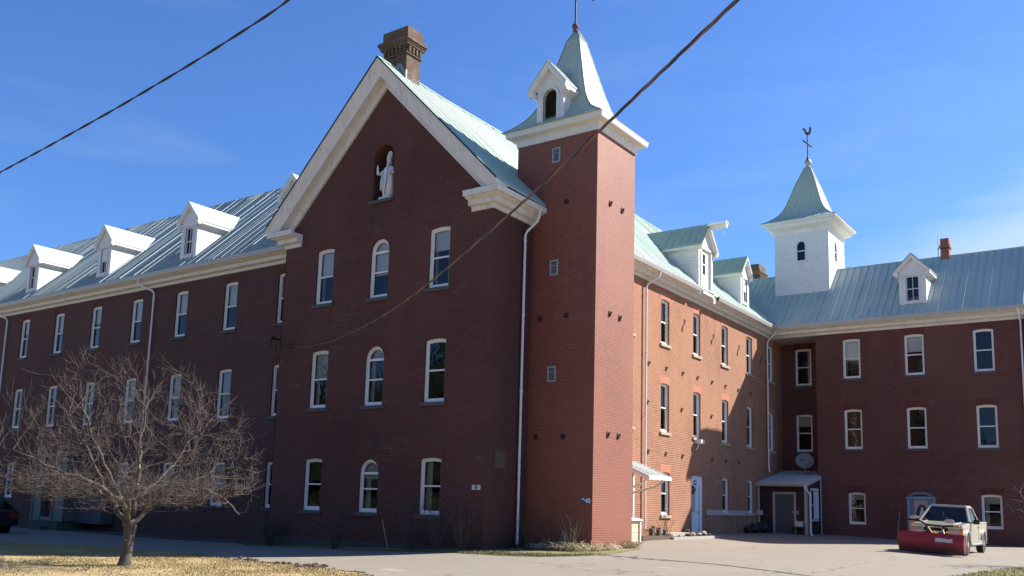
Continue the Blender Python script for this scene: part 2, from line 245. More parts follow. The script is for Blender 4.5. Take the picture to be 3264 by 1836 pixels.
# ------------------------------------------------------------------ mesh helpers
class MB:
    def __init__(s): s.v = []; s.f = []; s.m = []
    def add(s, vs, fs, mi=0):
        k = len(s.v); s.v += [tuple(p) for p in vs]; s.f += [tuple(i + k for i in f) for f in fs]; s.m += [mi] * len(fs); return s
    def box(s, x0, x1, y0, y1, z0, z1, mi=0):
        return s.add([(x0, y0, z0), (x1, y0, z0), (x1, y1, z0), (x0, y1, z0), (x0, y0, z1), (x1, y0, z1), (x1, y1, z1), (x0, y1, z1)], [(0, 3, 2, 1), (4, 5, 6, 7), (0, 1, 5, 4), (1, 2, 6, 5), (2, 3, 7, 6), (3, 0, 4, 7)], mi)
    def prism(s, pts, off, mi=0):           # polygon pts (3d) swept by vector off, capped
        n = len(pts); o = Vector(off); a = [Vector(p) for p in pts]; b = [p + o for p in a]
        return s.add(a + b, [tuple(range(n))[::-1], tuple(range(n, 2 * n))] + [(i, (i + 1) % n, (i + 1) % n + n, i + n) for i in range(n)], mi)
    def loft(s, rings, cap=True, mi=0, closed=True):
        n = len(rings[0]); vs = [p for r in rings for p in r]; fs = []
        for j in range(len(rings) - 1):
            for i in range(n if closed else n - 1): fs.append((j * n + i, j * n + (i + 1) % n, (j + 1) * n + (i + 1) % n, (j + 1) * n + i))
        if cap: fs += [tuple(range(n))[::-1], tuple(range((len(rings) - 1) * n, len(rings) * n))]
        return s.add(vs, fs, mi)
    def tube(s, pts, rad, n=6, mi=0, cap=True):
        pts = [Vector(p) for p in pts]; rings = []
        if not hasattr(rad, '__len__'): rad = [rad] * len(pts)
        up = None
        for i, p in enumerate(pts):
            t = (pts[min(i + 1, len(pts) - 1)] - pts[max(i - 1, 0)])
            t = t.normalized() if t.length > 1e-9 else Vector((0, 0, 1))
            if up is None: up = Vector((0, 0, 1)) if abs(t.z) < 0.9 else Vector((1, 0, 0))
            x = t.cross(up)
            if x.length < 1e-6: x = t.orthogonal()
            x.normalize(); y = t.cross(x).normalized(); up = -y if False else up
            rings.append([p + (x * math.cos(2 * math.pi * k / n) + y * math.sin(2 * math.pi * k / n)) * rad[i] for k in range(n)])
        return s.loft(rings, cap, mi)
    def lathe(s, prof, c=(0, 0, 0), n=16, mi=0, ax='z', cap=True):
        rings = []
        for r, h in prof:
            ring = []
            for k in range(n):
                a = 2 * math.pi * k / n; u, w = r * math.cos(a), r * math.sin(a)
                ring.append({'z': (c[0] + u, c[1] + w, c[2] + h), 'x': (c[0] + h, c[1] + u, c[2] + w), 'y': (c[0] + u, c[1] + h, c[2] + w)}[ax])
            rings.append(ring)
        return s.loft(rings, cap, mi)
    def ball(s, c, r, n=12, mi=0, sq=1.0):
        return s.lathe([(max(1e-4, r * math.sin(math.pi * i / 8)), -r * sq * math.cos(math.pi * i / 8)) for i in range(9)], c, n, mi)
    def poly(s, outer, holes, P, mi=0):      # (u,z) polygon with holes mapped by P
        loops = [outer] + holes; tri = tessellate_polygon([[Vector((p[0], p[1], 0)) for p in l] for l in loops]); flat = [p for l in loops for p in l]
        return s.add([P(*p) for p in flat], [tuple(t) for t in tri], mi)
    def mesh(s, name, mats, smooth=False):
        me = bpy.data.meshes.new(name); me.from_pydata(s.v, [], s.f)
        for m in ([mats] if isinstance(mats, str) else mats): me.materials.append(MAT[m])
        me.polygons.foreach_set('material_index', s.m)
        if smooth: me.polygons.foreach_set('use_smooth', [True] * len(me.polygons))
        me.update(); return me
    def build(s, name, mats, parent=None, smooth=False, **k): return ob(name, s.mesh(name, mats, smooth), parent, **k)
def ob(name, data, parent=None, loc=(0, 0, 0), rz=0.0, label=None, cat=None, group=None, kind=None, rot=None):
    o = bpy.data.objects.new(name, data); COL.objects.link(o); o.location = loc; o.rotation_euler = rot if rot else (0, 0, rz)
    if parent is not None: o.parent = parent
    for k, v in (('label', label), ('category', cat), ('group', group), ('kind', kind)):
        if v: o[k] = v
    return o
def thing(name, label, cat, loc=(0, 0, 0), rz=0.0, group=None, rot=None): return ob(name, None, None, loc, rz, label, cat, group, rot=rot)
def YP(y0): return lambda u, z, d=0.0: (u, y0 + d, z)        # wall facing -Y
def XP(x0): return lambda u, z, d=0.0: (x0 - d, u, z)        # wall facing +X
def XN(x0): return lambda u, z, d=0.0: (x0 + d, u, z)        # wall facing -X
def arch_pts(u0, u1, z0, z1, rise, n=8):
    """opening outline, bottom left, bottom right, then over the head; z1 = crown"""
    c = (u0 + u1) / 2; h = (u1 - u0) / 2; zs = z1 - rise; pts = [(u0, z0), (u1, z0)]
    if 0.001 < rise < 0.2: rise *= .6
    zs = z1 - rise
    if rise <= 0.001: return pts + [(u1, z1), (u0, z1)]
    rr = (h * h + rise * rise) / (2 * rise); zc = z1 - rr; a0 = math.asin(min(1, h / rr))
    return pts + [(c + rr * math.sin(a0 * (1 - 2 * i / n)), zc + rr * math.cos(a0 * (1 - 2 * i / n))) for i in range(n + 1)]
def wall(name, outer, ops, P, mat, parent, label=None, depth=0.17, room=0.7):
    mb = MB(); holes = [arch_pts(*o) for o in ops]
    mb.poly(outer, holes, P, 0)
    for h in holes:
        n = len(h)
        mb.add([P(u, z, 0) for u, z in h] + [P(u, z, depth) for u, z in h], [(i, (i + 1) % n, (i + 1) % n + n, i + n) for i in range(n)], 0)
        us = [p[0] for p in h]; zs = [p[1] for p in h]; a, b, c, d = min(us) - 0.25, max(us) + 0.25, min(zs) - 0.2, max(zs) + 0.2
        # room behind the glass
        q = [(a, c), (b, c), (b, d), (a, d)]
        mb.add([P(u, z, depth) for u, z in q] + [P(u, z, room) for u, z in q], [(0, 1, 5, 4), (1, 2, 6, 5), (2, 3, 7, 6), (3, 0, 4, 7), (4, 5, 6, 7)], 1)
    return mb.build(name, [mat, 'dark_inside'], parent, label=label)
WM = {}
def ring(mb, oa, ia, y0, y1, mi=0):
    n = len(oa)
    mb.add([(u, y0, z) for u, z in oa] + [(u, y0, z) for u, z in ia] + [(u, y1, z) for u, z in ia] + [(u, y1, z) for u, z in oa],
           [(i, (i + 1) % n, (i + 1) % n + n, i + n) for i in range(n)] + [(i + n, (i + 1) % n + n, (i + 1) % n + 2 * n, i + 2 * n) for i in range(n)] + [(i + 3 * n, (i + 1) % n + 3 * n, (i + 1) % n, i) for i in range(n)], mi)
def win_meshes(w, h, rise, style='sash'):
    k = (round(w, 3), round(h, 3), round(rise, 3), style)
    if k in WM: return WM[k]
    mat = 'old_window_wood' if style == 'old' else 'window_white'
    f = MB(); A = arch_pts(-w / 2, w / 2, 0, h, rise); fw, fb = 0.065, 0.085
    B = arch_pts(-w / 2 + fw, w / 2 - fw, fb, h - 0.075, max(0.0, rise * (w - 2 * fw) / w - (0.0 if rise > 0.2 else 0.02)) if rise > 0.001 else 0)
    if len(A) != len(B): B = arch_pts(-w / 2 + fw, w / 2 - fw, fb, h - 0.075, 0.012)
    ring(f, A, B, 0.075, 0.17)
    zm = fb + (h - 0.075 - fb) * (0.5 if rise < 0.3 else 0.43)
    C = arch_pts(-w / 2 + fw + 0.035, w / 2 - fw - 0.035, fb + 0.045, h - 0.11, max(0.008, (rise * (w - 2 * fw - .07) / w - 0.015)) if rise > 0.001 else 0)
    if len(B) == len(C): ring(f, B, C, 0.12, 0.165)
    f.box(-w / 2 + fw, w / 2 - fw, 0.105, 0.16, zm - 0.025, zm + 0.025)
    if rise > 0.3: zt = h - rise - 0.01; f.box(-w / 2 + fw, w / 2 - fw, 0.10, 0.16, zt - 0.06, zt + 0.02)
    if style == 'old': f.box(-0.014, 0.014, 0.125, 0.155, fb, h - 0.075)
    g = MB(); g.add([(u, 0.15, z) for u, z in B], [tuple(range(len(B)))])
    s = MB(); s.box(-w / 2 - 0.09, w / 2 + 0.09, -0.07, 0.11, -0.12, -0.002)
    a = MB(); T = arch_pts(-w / 2, w / 2, 0, h, rise)[2:]; out = []
    if rise < 0.3:
        top = h + 0.30; pts = [(-w / 2 - 0.05, T[-1][1]), (-w / 2 - 0.10, top), (w / 2 + 0.10, top), (w / 2 + 0.05, T[-1][1])] + T
        a.poly(pts, [], lambda u, z: (u, -0.004, z))
    else:
        n = len(T); zc = h - rise
        o2 = [(u * (w / 2 + 0.24) / (w / 2), zc + (z - zc) * (rise + 0.24) / rise) for u, z in T]
        a.add([(u, -0.004, z) for u, z in T] + [(u, -0.004, z) for u, z in o2], [(i, i + 1, i + 1 + n, i + n) for i in range(n - 1)])
    WM[k] = (f.mesh('window', mat), g.mesh('pane', 'glass'), s.mesh('sill', 'sill_stone'), a.mesh('arch', 'brick_soldier'), zm, B); return WM[k]
BM = {}
def blind_mesh(w, h, rise, top, bot, mat):
    k = (round(w, 3), round(h, 3), round(rise, 3), round(top, 3), round(bot, 3), mat)
    if k in BM: return BM[k]
    m = MB(); B = arch_pts(-w / 2 + 0.06, w / 2 - 0.06, bot, top, 0.0)
    if rise > 0.3 and top > h - rise: B = arch_pts(-w / 2 + 0.06, w / 2 - 0.06, bot, top, rise - 0.07)
    m.add([(u, 0.23, z) for u, z in B], [tuple(range(len(B)))]); BM[k] = m.mesh('blind', mat); return BM[k]
rng = random.Random(4)
CM = {}
def curtain_mesh(w, h, sd, f):
    k = (round(w, 3), round(h, 3), sd, f)
    if k not in CM:
        m = MB(); n = 7; e = w / 2 - .05; xs = [sd * (e - f * w * i / n) for i in range(n + 1)]
        m.add([(x, .30 + (.018 if i % 2 else 0), z) for z in (.06, h - .08) for i, x in enumerate(xs)], [(i, i + 1, i + n + 2, i + n + 1) for i in range(n)]); CM[k] = m.mesh('curtain', 'curtain_grey')
    return CM[k]
def window(parent, loc, rz, w, h, rise, blind=0.0, bmat='blind_fabric', style='sash', sill=None, arch='brick_soldier', label=None):
    f, g, s, a, zm, B = win_meshes(w, h, rise, style)
    o = ob('window', f, parent, loc, rz, label)
    p = ob('pane', g, o, rot=(R(rng.uniform(-.5, .5)), 0, R(rng.uniform(-.5, .5))))
    if sill: so_ = ob('sill', s, o); so_.material_slots[0].link = 'OBJECT'; so_.material_slots[0].material = MAT[sill]
    if arch: ar = ob('arch', a, o); ar.material_slots[0].link = 'OBJECT'; ar.material_slots[0].material = MAT[arch]
    if style == 'sash' and rng.random() < .55:
        for sd in (-1, 1):
            if rng.random() < .75: ob('curtain', curtain_mesh(w, h, sd, rng.choice((.12, .18, .26))), o)
    if blind > 0 and bmat == 'blind_fabric': blind = max(.12, blind + rng.choice((0, 0, 0, -.04, .03, -.12)))
    if blind > 0: ob('blind', blind_mesh(w, h, rise, h - 0.06, h - 0.06 - (h - 0.1) * blind, bmat), o)
    return o
# ------------------------------------------------------------------ ground
GP = np.array([(2.46, 2.2, 0), (2.5, 4.75, .05), (-1, 0, -.09), (-3, 0, -.2), (-5.8, 0, -.27), (-7.3, 0, -.32), (-14.4, 1.5, -.45), (-24, 1.5, -.45), (-36, 1.5, -.5), (-55, 1.5, -.6), (-.85, -1.9, -.16), (-3.96, -6.18, -.3), (-2.72, -9.91, -.3),
    (-10, -6.4, -.33), (-16, -5, -.45), (-30, -8, -.5), (-14, -14, -.3), (0, -14, -.22), (8, -8, -.12), (16.7, -22, -.12), (10, -1, -.03), (4.3, -.7, -.02), (0, 8.5, .2), (0, 15, .26), (1.5, 14, .17), (3.6, 14, .06), (7.2, 13.9, .1), (12, 13.9, .07),
    (9.3, 11, .14), (11.3, 11.5, .05), (9.5, 14.8, .13), (11.4, 14.8, .06), (3.2, 24.8, .24), (2.5, 22.8, .22), (7, 24.8, .12), (12, 24.8, .07), (13, 6, .0), (20, 5, .03), (30, 20, .1), (45, -20, 0), (-40, -30, -.3), (10, -40, -.1), (0, 50, .2), (-40, 50, 0), (60, 60, .2)], float)
def _tps():
    p = GP[:, :2]; d = np.linalg.norm(p[:, None] - p[None], axis=2); K = np.where(d > 0, d ** 2 * np.log(d + 1e-12), 0) + np.eye(len(p)) * 0.6
    A = np.block([[K, np.c_[np.ones(len(p)), p]], [np.c_[np.ones(len(p)), p].T, np.zeros((3, 3))]]); return np.linalg.solve(A, np.r_[GP[:, 2], 0, 0, 0])
_W = _tps()
def gz(x, y):
    x = np.asarray(x, float); y = np.asarray(y, float); q = np.stack([x.ravel(), y.ravel()], 1); q = np.clip(q, [-55, -40], [60, 60])
    d = np.linalg.norm(q[:, None] - GP[None, :, :2], axis=2); U = np.where(d > 0, d ** 2 * np.log(d + 1e-12), 0)
    z = U @ _W[:-3] + _W[-3] + q @ _W[-2:]; z = np.clip(z, -.8, .5); return z.reshape(x.shape) if x.shape else float(z[0])
EDGE_X = [-60, -30, -20, -14, -11, -6.5, -3.8, -1.8, .45, 2.3, 5, 9, 14, 20, 40]; EDGE_Y = [-8.6, -7.6, -6.9, -6.4, -5.9, -5.75, -6.25, -6.7, -7.1, -7.6, -8.9, -12, -18, -26, -50]
def lawn_edge(x): return np.interp(x, EDGE_X, EDGE_Y)
def grid(name, X, Y, Z, mat, kind, label=None):
    ny, nx = X.shape; v = np.stack([X.ravel(), Y.ravel(), Z.ravel()], 1).tolist()
    f = [(j * nx + i, j * nx + i + 1, (j + 1) * nx + i + 1, (j + 1) * nx + i) for j in range(ny - 1) for i in range(nx - 1)]
    m = MB(); m.v = v; m.f = f; m.m = [0] * len(f); return m.build(name, mat, None, smooth=True, kind=kind)
gx = np.r_[np.array([-900, -300, -120]), np.arange(-60, 45.1, .6), np.array([80, 200, 900])]; gy = np.r_[np.array([-900, -300, -80]), np.arange(-40, 46, .6), np.array([80, 200, 900])]
X, Y = np.meshgrid(gx, gy); Z = gz(X, Y); inside = Y - lawn_edge(X)
Z = Z - np.clip(inside * .25, 0, .05)
grid('ground', X, Y, Z, 'dead_turf', 'structure')
sx = np.r_[np.arange(-60, -20, .8), np.arange(-20, 16, .2), np.arange(16, 45, .8)]; tt = np.linspace(0, 1, 120) ** 1.3
X, T = np.meshgrid(sx, tt); wob = 0.10 * np.sin(sx * 3.1) + .08 * np.sin(sx * 7.7 + 1) + .05 * np.sin(sx * 17 + 2)
Y = (lawn_edge(sx) + wob)[None, :] * (1 - T) + 44 * T
grid('driveway', X, Y, gz(X, Y) + .006, 'asphalt', 'structure')
def strip(name, pts, mat, lift, label=None, wob=0.0, seed=0, **k):
    """flat patch on the ground: polygon subdivided by a fan of rings"""
    r = random.Random(seed); P = []
    for (a, b) in zip(pts, pts[1:] + pts[:1]):
        n = max(2, int(math.dist(a, b) / .35))
        for i in range(n): t = i / n; P.append((a[0] + (b[0] - a[0]) * t + r.uniform(-wob, wob), a[1] + (b[1] - a[1]) * t + r.uniform(-wob, wob)))
    tri = tessellate_polygon([[Vector((x, y, 0)) for x, y in P]]); xs = [p[0] for p in P]; ys = [p[1] for p in P]; zz = gz(np.array(xs), np.array(ys))
    m = MB(); m.add([(x, y, z + lift) for (x, y), z in zip(P, zz)], [tuple(t) for t in tri]); return m.build(name, mat, None, **k)
# thin grass and soil in front of the gable and the tower foot
strip('grass_verge', [(-9.7, -.75), (-6, -.8), (-3, -.9), (-1.0, -1.15), (.5, -1.35), (1.8, -1.5), (2.9, -1.25), (3.6, -.2), (3.7, 1.2), (3.4, 2.6), (3.0, 4.4), (2.3, 4.7), (2.3, 2.4), (-.2, 2.4), (-.2, .2), (-9.7, .2)], 'grass_thin', .016, wob=.05, seed=3, kind='structure')
strip('soil_bed', [(-9.9, -.7), (-9.9, 1.7), (-34, 1.7), (-34, .35), (-22, .3), (-12, .35)], 'soil', .016, wob=.04, seed=5, kind='structure')
strip('grass_corner', [(12.5, .5), (12.75, 2.5), (12.95, 4.2), (13.25, 6.2), (13.9, 8.0), (16, 8.6), (19, 6), (18, -2), (14, -3)], 'grass_thin', .016, wob=.06, seed=8, kind='structure')
# patched asphalt of the courtyard with its tarred seam
seam = [(3.7, .55), (4.6, .45), (5.6, .15), (6.6, .05), (7.5, -.1), (8.4, -.55), (9.3, -1.0), (10.4, -1.7)]
sm = MB(); rs = random.Random(2)
for (a, b) in zip(seam, seam[1:]):
    for i in range(5):
        p = Vector((*a, 0)).lerp(Vector((*b, 0)), i / 5); q = Vector((*a, 0)).lerp(Vector((*b, 0)), (i + 1) / 5)
        w0, w1 = rs.uniform(.025, .075), rs.uniform(.025, .075)
        if rs.random() < .2: w0 *= 3
        vs = [(p.x, p.y - w0), (q.x, q.y - w1), (q.x, q.y + w1), (p.x, p.y + w0)]
        sm.add([(x, y, gz(x, y) + .014) for x, y in vs], [(0, 1, 2, 3)])
sm.build('tar_seam', 'asphalt_seam', None, kind='structure')
# ------------------------------------------------------------------ the monastery building
B = thing('monastery_building', 'long red brick monastery with green metal roofs, front gable and two spires', 'building')
WL, WR, WC = (-7.57, -2.18, -4.865)
GX = -4.87
def ridge_z(y): return float(np.interp(y, [-.6, 3, 8, 21, 60], [16.72, 16.57, 16.56, 16.27, 16.24]))
def eave_z(y): return float(np.interp(y, [-.6, 4, 24, 60], [11.28, 11.14, 10.95, 10.95]))
# --- gable front wall with three rows of windows and the niche
gops = []
for c in (WL, WR):
    gops += [(c - .44, c + .44, 8.25, 10.30, .085), (c - .44, c + .44, 4.49, 6.56, .085), (c - .44, c + .44, .93, 2.72, .085)]
gops += [(WC - .435, WC + .435, 8.20, 10.29, .435), (WC - .435, WC + .435, 4.48, 6.52, .435), (WC - .44, WC + .44, .93, 2.69, .44)]
niche = (-5.36, -4.40, 11.69, 13.70, .48)
gw = MB(); outer = [(-9.733, -1.5), (0, -1.5), (0, 11.2), (GX, 16.2), (-9.733, 11.2)]
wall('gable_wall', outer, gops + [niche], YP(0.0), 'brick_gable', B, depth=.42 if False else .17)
for c in (WL, WR):
    bl = {WL: (.46, .5, 0), WR: (.48, .5, 0)}[c]
    for i, (z, h) in enumerate(((8.25, 2.05), (4.49, 2.07), (.93, 1.79))):
        mt = 'blind_fabric' if i == 0 else 'curtain_grey'
        window(B, (c, 0, z), 0, .88, h, .085, blind=bl[i] if not (i == 1 and c == WR) else 0, bmat=mt, sill='sill_dark')
window(B, (WC, 0, 8.20), 0, .87, 2.09, .435, blind=.60, sill='sill_dark')
window(B, (WC, 0, 4.48), 0, .87, 2.04, .435, blind=.22, bmat='curtain_grey', sill='sill_dark')
window(B, (WC, 0, .93), 0, .88, 1.76, .44, blind=.36, bmat='curtain_grey', sill='sill_dark')
# niche recess (brick lining deeper than the wall) with arch ring and stone ledge
nm = MB(); A = arch_pts(*niche, 12); n = len(A)
nm.add([(u, .165, z) for u, z in A] + [(u, .55, z) for u, z in A], [(i, (i + 1) % n, (i + 1) % n + n, i + n) for i in range(n)] + [tuple(range(n, 2 * n))])
nb = nm.build('niche', 'brick_gable', B)
an = MB(); T = A[2:]; zc = 13.22; o2 = [(-4.88 + (u + 4.88) * 1.5, zc + (z - zc) * 1.5) for u, z in T]; k = len(T)
an.add([(u, -.004, z) for u, z in T] + [(u, -.004, z) for u, z in o2], [(i, i + 1, i + 1 + k, i + k) for i in range(k - 1)]); an.build('arch', 'brick_soldier', nb)
MB().box(-5.46, -4.34, -.10, .5, 11.58, 11.685).build('ledge', 'sill_dark', nb)
# --- plain walls of the gable wing
wall('side_wall', [(-.0, -1.5), (2.3, -1.5), (2.3, 11.2), (0, 11.2)], [], XP(0.0), 'brick_side', B)
mt_ = MB(); mt_.box(-.05, .02, .45, .98, 2.42, 2.94); mt_.build('meter_box', 'timber_dark', B)
MB().box(-9.733, -9.71, 0, 60, -1.5, 11.2).build('rear_wall', 'brick_left', B)
MB().box(-9.733, 0, 59.7, 60, -1.5, 11.2).build('rear_wall', 'brick_left', B)
MB().box(-9.5, .04, -.035, .2, -1.5, -.02).build('foundation', 'foundation_stone', B)
# --- middle wing wall (faces +X)
mops = []
MY = [9.0, 12.21, 15.40, 18.61, 21.77, 24.85]
for y in MY:
    mops += [(y - .39, y + .39, 8.12, 10.03, .07), (y - .39, y + .39, 4.44, 6.47, .08)]
mops += [(12.28 - .39, 12.28 + .39, 1.05, 2.80, .09), (18.62 - .39, 18.62 + .39, 1.19, 2.80, .08), (21.77 - .37, 21.77 + .37, 1.19, 2.80, .08)]
door_op = (14.84, 16.08, .22, 2.78, .07)
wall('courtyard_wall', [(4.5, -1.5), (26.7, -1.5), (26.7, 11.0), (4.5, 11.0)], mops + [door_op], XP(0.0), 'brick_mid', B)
for i, y in enumerate(MY):
    dk = i >= 4
    window(B, (0, y, 8.12), R(90), .78, 1.91, .07, blind=(.5, .5, .45, .5, .3, .2)[i], bmat='curtain_grey', sill='sill_tan', arch='brick_soldier_pale')
    window(B, (0, y, 4.44), R(90), .78, 2.03, .08, blind=(.5, .52, .5, .5, .3, .3)[i], bmat='curtain_grey', sill='sill_tan', arch='brick_soldier_pale')
for y, w, z, h in ((12.28, .78, 1.05, 1.75), (18.62, .78, 1.19, 1.61), (21.77, .74, 1.19, 1.61)):
    window(B, (0, y, z), R(90), w, h, .09 if z < 1.1 else .08, blind=.5, bmat='curtain_grey', sill='sill_tan', arch='brick_soldier_pale')
# white door with glazed panel
d = MB(); A = arch_pts(14.84, 16.08, .22, 2.78, .07); Bq = arch_pts(14.92, 15.74, .22, 2.30, 0.0)
d.poly(A, [[(14.92, .24), (15.72, .24), (15.72, 2.30), (14.92, 2.30)]], lambda u, z: (-.06, u, z)); d.box(-.13, -.09, 14.92, 15.72, .24, 2.30)
d.box(-.095, -.06, 14.90, 14.93, .22, 2.32); d.box(-.095, -.06, 15.71, 15.75, .22, 2.32); d.box(-.095, -.055, 14.9, 15.75, 2.29, 2.33)
for z0, z1 in ((.34, .74), (.80, 1.02)): d.box(-.088, -.082, 15.02, 15.62, z0, z1)
dr = d.build('door', 'door_white', B, label='white panel door with narrow glass light under an arched head')
MB().box(-.092, -.085, 15.0, 15.38, 1.18, 2.15).build('door_glass', 'glass', dr); MB().box(-.0915, -.0905, 15.0, 15.38, 1.18, 2.15).build('door_glass_backing', 'dark_inside', dr)
kn = MB(); kn.ball((-.05, 15.62, 1.20), .035, 8); kn.tube([(-.09, 15.62, 1.2), (-.05, 15.62, 1.2)], .012, 6); kn.build('handle', 'iron_dark', dr)
# --- iron wall ties
rt = random.Random(5)
for y0, z0, y1, z1 in ((14.07, 9.54, 13.87, 8.96), (17.24, 9.42, 17.0, 8.88), (20.35, 9.38, 20.17, 8.84), (23.51, 9.36, 23.27, 8.83)):
    m = MB(); pts = []
    for i in range(13):
        t = i / 12; pts.append((.03, y0 + (y1 - y0) * t + .075 * math.sin(t * 2 * math.pi), z0 + (z1 - z0) * t))
    m.tube(pts, .02, 5); m.build('wall_tie', 'iron_rust', B, label='curved iron wall tie between top floor windows')
plate = MB(); plate.lathe([(.085, 0), (.085, .02), (.03, .035), (.03, .10), (.001, .10)], (0, 0, 0), 10, ax='x'); plate.box(.0, .035, -.018, .018, -.13, .06)
pm = plate.mesh('anchor_plate', 'iron_rust')
for y, z in ((10.71, 7.15), (12.32, 7.15), (13.92, 7.15), (15.45, 7.15), (17.06, 7.15), (18.62, 7.15), (20.22, 7.15), (21.82, 7.15), (13.81, 5.56), (16.97, 5.56), (10.63, 5.56), (10.7, 3.58), (12.28, 3.58), (13.88, 3.58), (17.03, 3.6), (18.6, 3.6), (20.24, 3.6)):
    ob('anchor_plate', pm, B, (0, y, z))
vb = MB(); vb.box(0, .3, 15.16, 15.55, 4.17, 4.35); vb.tube([(.15, 15.3, 4.2), (.1, 15.25, 4.0), (.03, 15.2, 3.9)], .03, 5); vb.build('vent_box', 'plastic_white', B)
# --- right wing wall with the recessed bay
rops = []
for c, w in ((4.20, .86), (7.165, .89), (10.20, .87)):
    rops += [(c - w / 2, c + w / 2, 8.05, 10.07, .07), (c - w / 2, c + w / 2, 4.49, 6.49, .07)]
rops += [(4.28 - .41, 4.28 + .41, .80, 2.36, .09), (10.23 - .43, 10.23 + .43, .80, 2.36, .09), (6.60, 7.86, -.2, 2.26, .12)]
wall('right_wing_wall', [(2.411, -1.5), (12.0, -1.5), (12.0, 10.9), (2.411, 10.9)], rops, YP(24.785), 'brick_court', B)
window(B, (4.20, 24.785, 8.05), 0, .86, 2.02, .07, blind=.5, sill='sill_dark'); window(B, (4.20, 24.785, 4.49), 0, .86, 2.0, .07, blind=.0, bmat='curtain_grey', sill='sill_dark')
window(B, (7.165, 24.785, 8.05), 0, .89, 2.02, .07, blind=.38, sill='sill_dark'); window(B, (7.165, 24.785, 4.49), 0, .89, 2.0, .07, blind=.0, bmat='curtain_grey', sill='sill_dark')
window(B, (10.20, 24.785, 8.05), 0, .87, 2.02, .07, sill='sill_dark'); window(B, (10.20, 24.785, 4.49), 0, .87, 2.0, .07, sill='sill_dark')
window(B, (4.28, 24.785, .80), 0, .82, 1.56, .09, blind=.2, bmat='curtain_grey'); window(B, (10.23, 24.785, .80), 0, .86, 1.56, .09, blind=.25, bmat='curtain_grey')
wall('recess_wall', [(0, -1.5), (2.411, -1.5), (2.411, 10.4), (0, 10.4)], [(.735, 1.60, 8.05, 10.06, .06), (.735, 1.60, 4.49, 6.49, .06)], YP(26.6), 'brick_court', B)
window(B, (1.167, 26.6, 8.05), 0, .865, 2.01, .06, sill='sill_dark'); window(B, (1.167, 26.6, 4.49), 0, .865, 2.0, .06, blind=.3, bmat='curtain_grey', sill='sill_dark')
wall('return_wall', [(24.785, -1.5), (26.6, -1.5), (26.6, 10.4), (24.785, 10.4)], [], XN(2.411), 'brick_court', B)
MB().box(.0, 2.5, 24.6, 26.62, 10.36, 10.42).build('soffit', 'beige_trim', B)
MB().prism([(11.95, 24.55, -1.5), (11.95, 31.2, -1.5), (11.95, 31.2, 10.85), (11.95, 27.9, 14.48), (11.95, 24.55, 11.2)], (.22, 0, 0)).build('end_wall', 'brick_court', B); MB().box(-9.7, 12.2, 31.0, 31.2, -1.5, 10.9).build('rear_wall', 'brick_court', B)
# blue double door with the painted panel
d = MB(); d.box(6.62, 7.84, 24.90, 24.94, -.2, 2.24); d.box(6.60, 6.70, 24.80, 24.95, -.2, 2.12); d.box(7.76, 7.86, 24.80, 24.95, -.2, 2.12); d.box(6.60, 7.86, 24.79, 24.95, 2.10, 2.2)
for x in (6.74, 6.80, 7.62, 7.68, 7.72): d.box(x, x + .02, 24.86, 24.91, -.2, 2.1)
bd = d.build('door', 'blue_trim', B, label='blue door with fluted posts and a painted panel')
p = MB(); A = [(6.56, 2.10), (6.98, 2.32), (7.46, 2.32), (7.90, 2.10), (7.90, 2.18), (7.48, 2.42), (6.96, 2.42), (6.56, 2.18)]; p.prism([(u, 24.72, z) for u, z in A], (0, .1, 0)); p.box(6.70, 6.86, 24.84, 24.90, -.2, 2.1); p.box(7.52, 7.62, 24.84, 24.90, -.2, 2.1); p.build('door_surround', 'pale_blue_trim', bd)
MB().box(6.90, 7.50, 24.885, 24.90, .45, 2.05).build('door_panel', 'picture_ground', bd)
ov = MB(); ov.add([(7.24 + .27 * math.cos(a), 24.88, 1.38 + .46 * math.sin(a)) for a in np.linspace(0, 2 * math.pi, 20, endpoint=False)], [tuple(range(20))]); ov.build('oval_mount', 'picture_frame', bd)
fg = MB(); fg.add([(7.24 + x, 24.875, z) for x, z in ((-.13, .98), (.13, .98), (.16, 1.2), (.10, 1.45), (.05, 1.58), (.04, 1.70), (-.04, 1.70), (-.05, 1.58), (-.10, 1.45), (-.16, 1.2))], [tuple(range(10))]); fg.build('painted_figure', 'picture_figure', bd)
# --- left wing wall
lops = []; LX = [-11.47 - 3.43 * k for k in range(10)]
for i, x in enumerate(LX):
    lops += [(x - .435, x + .435, 8.2, 10.27, .075), (x - .435, x + .435, 4.48, 6.55, .075)]
    if i not in (4, 5): lops.append((x - .435, x + .435, .92, 2.70, .075))
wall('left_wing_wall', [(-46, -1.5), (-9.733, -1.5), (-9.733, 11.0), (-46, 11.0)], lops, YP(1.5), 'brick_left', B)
for i, x in enumerate(LX):
    window(B, (x, 1.5, 8.2), 0, .87, 2.07, .075, blind=(.5, .48, .5, .47, .5, .5, .48, .5, .5, .5)[i], sill='sill_dark')
    window(B, (x, 1.5, 4.48), 0, .87, 2.07, .075, blind=(.55, .5, .5, .48, .5, .3, .5, .5, .5, .5)[i], bmat='curtain_grey', sill='sill_dark')
    if i not in (4, 5): window(B, (x, 1.5, .92), 0, .87, 1.78, .075, blind=.0 if i % 2 else .3, bmat='curtain_grey', sill='sill_dark')
MB().box(-46, -9.7, 11.0, 11.2, -1.5, 11).build('rear_wall', 'brick_left', B)
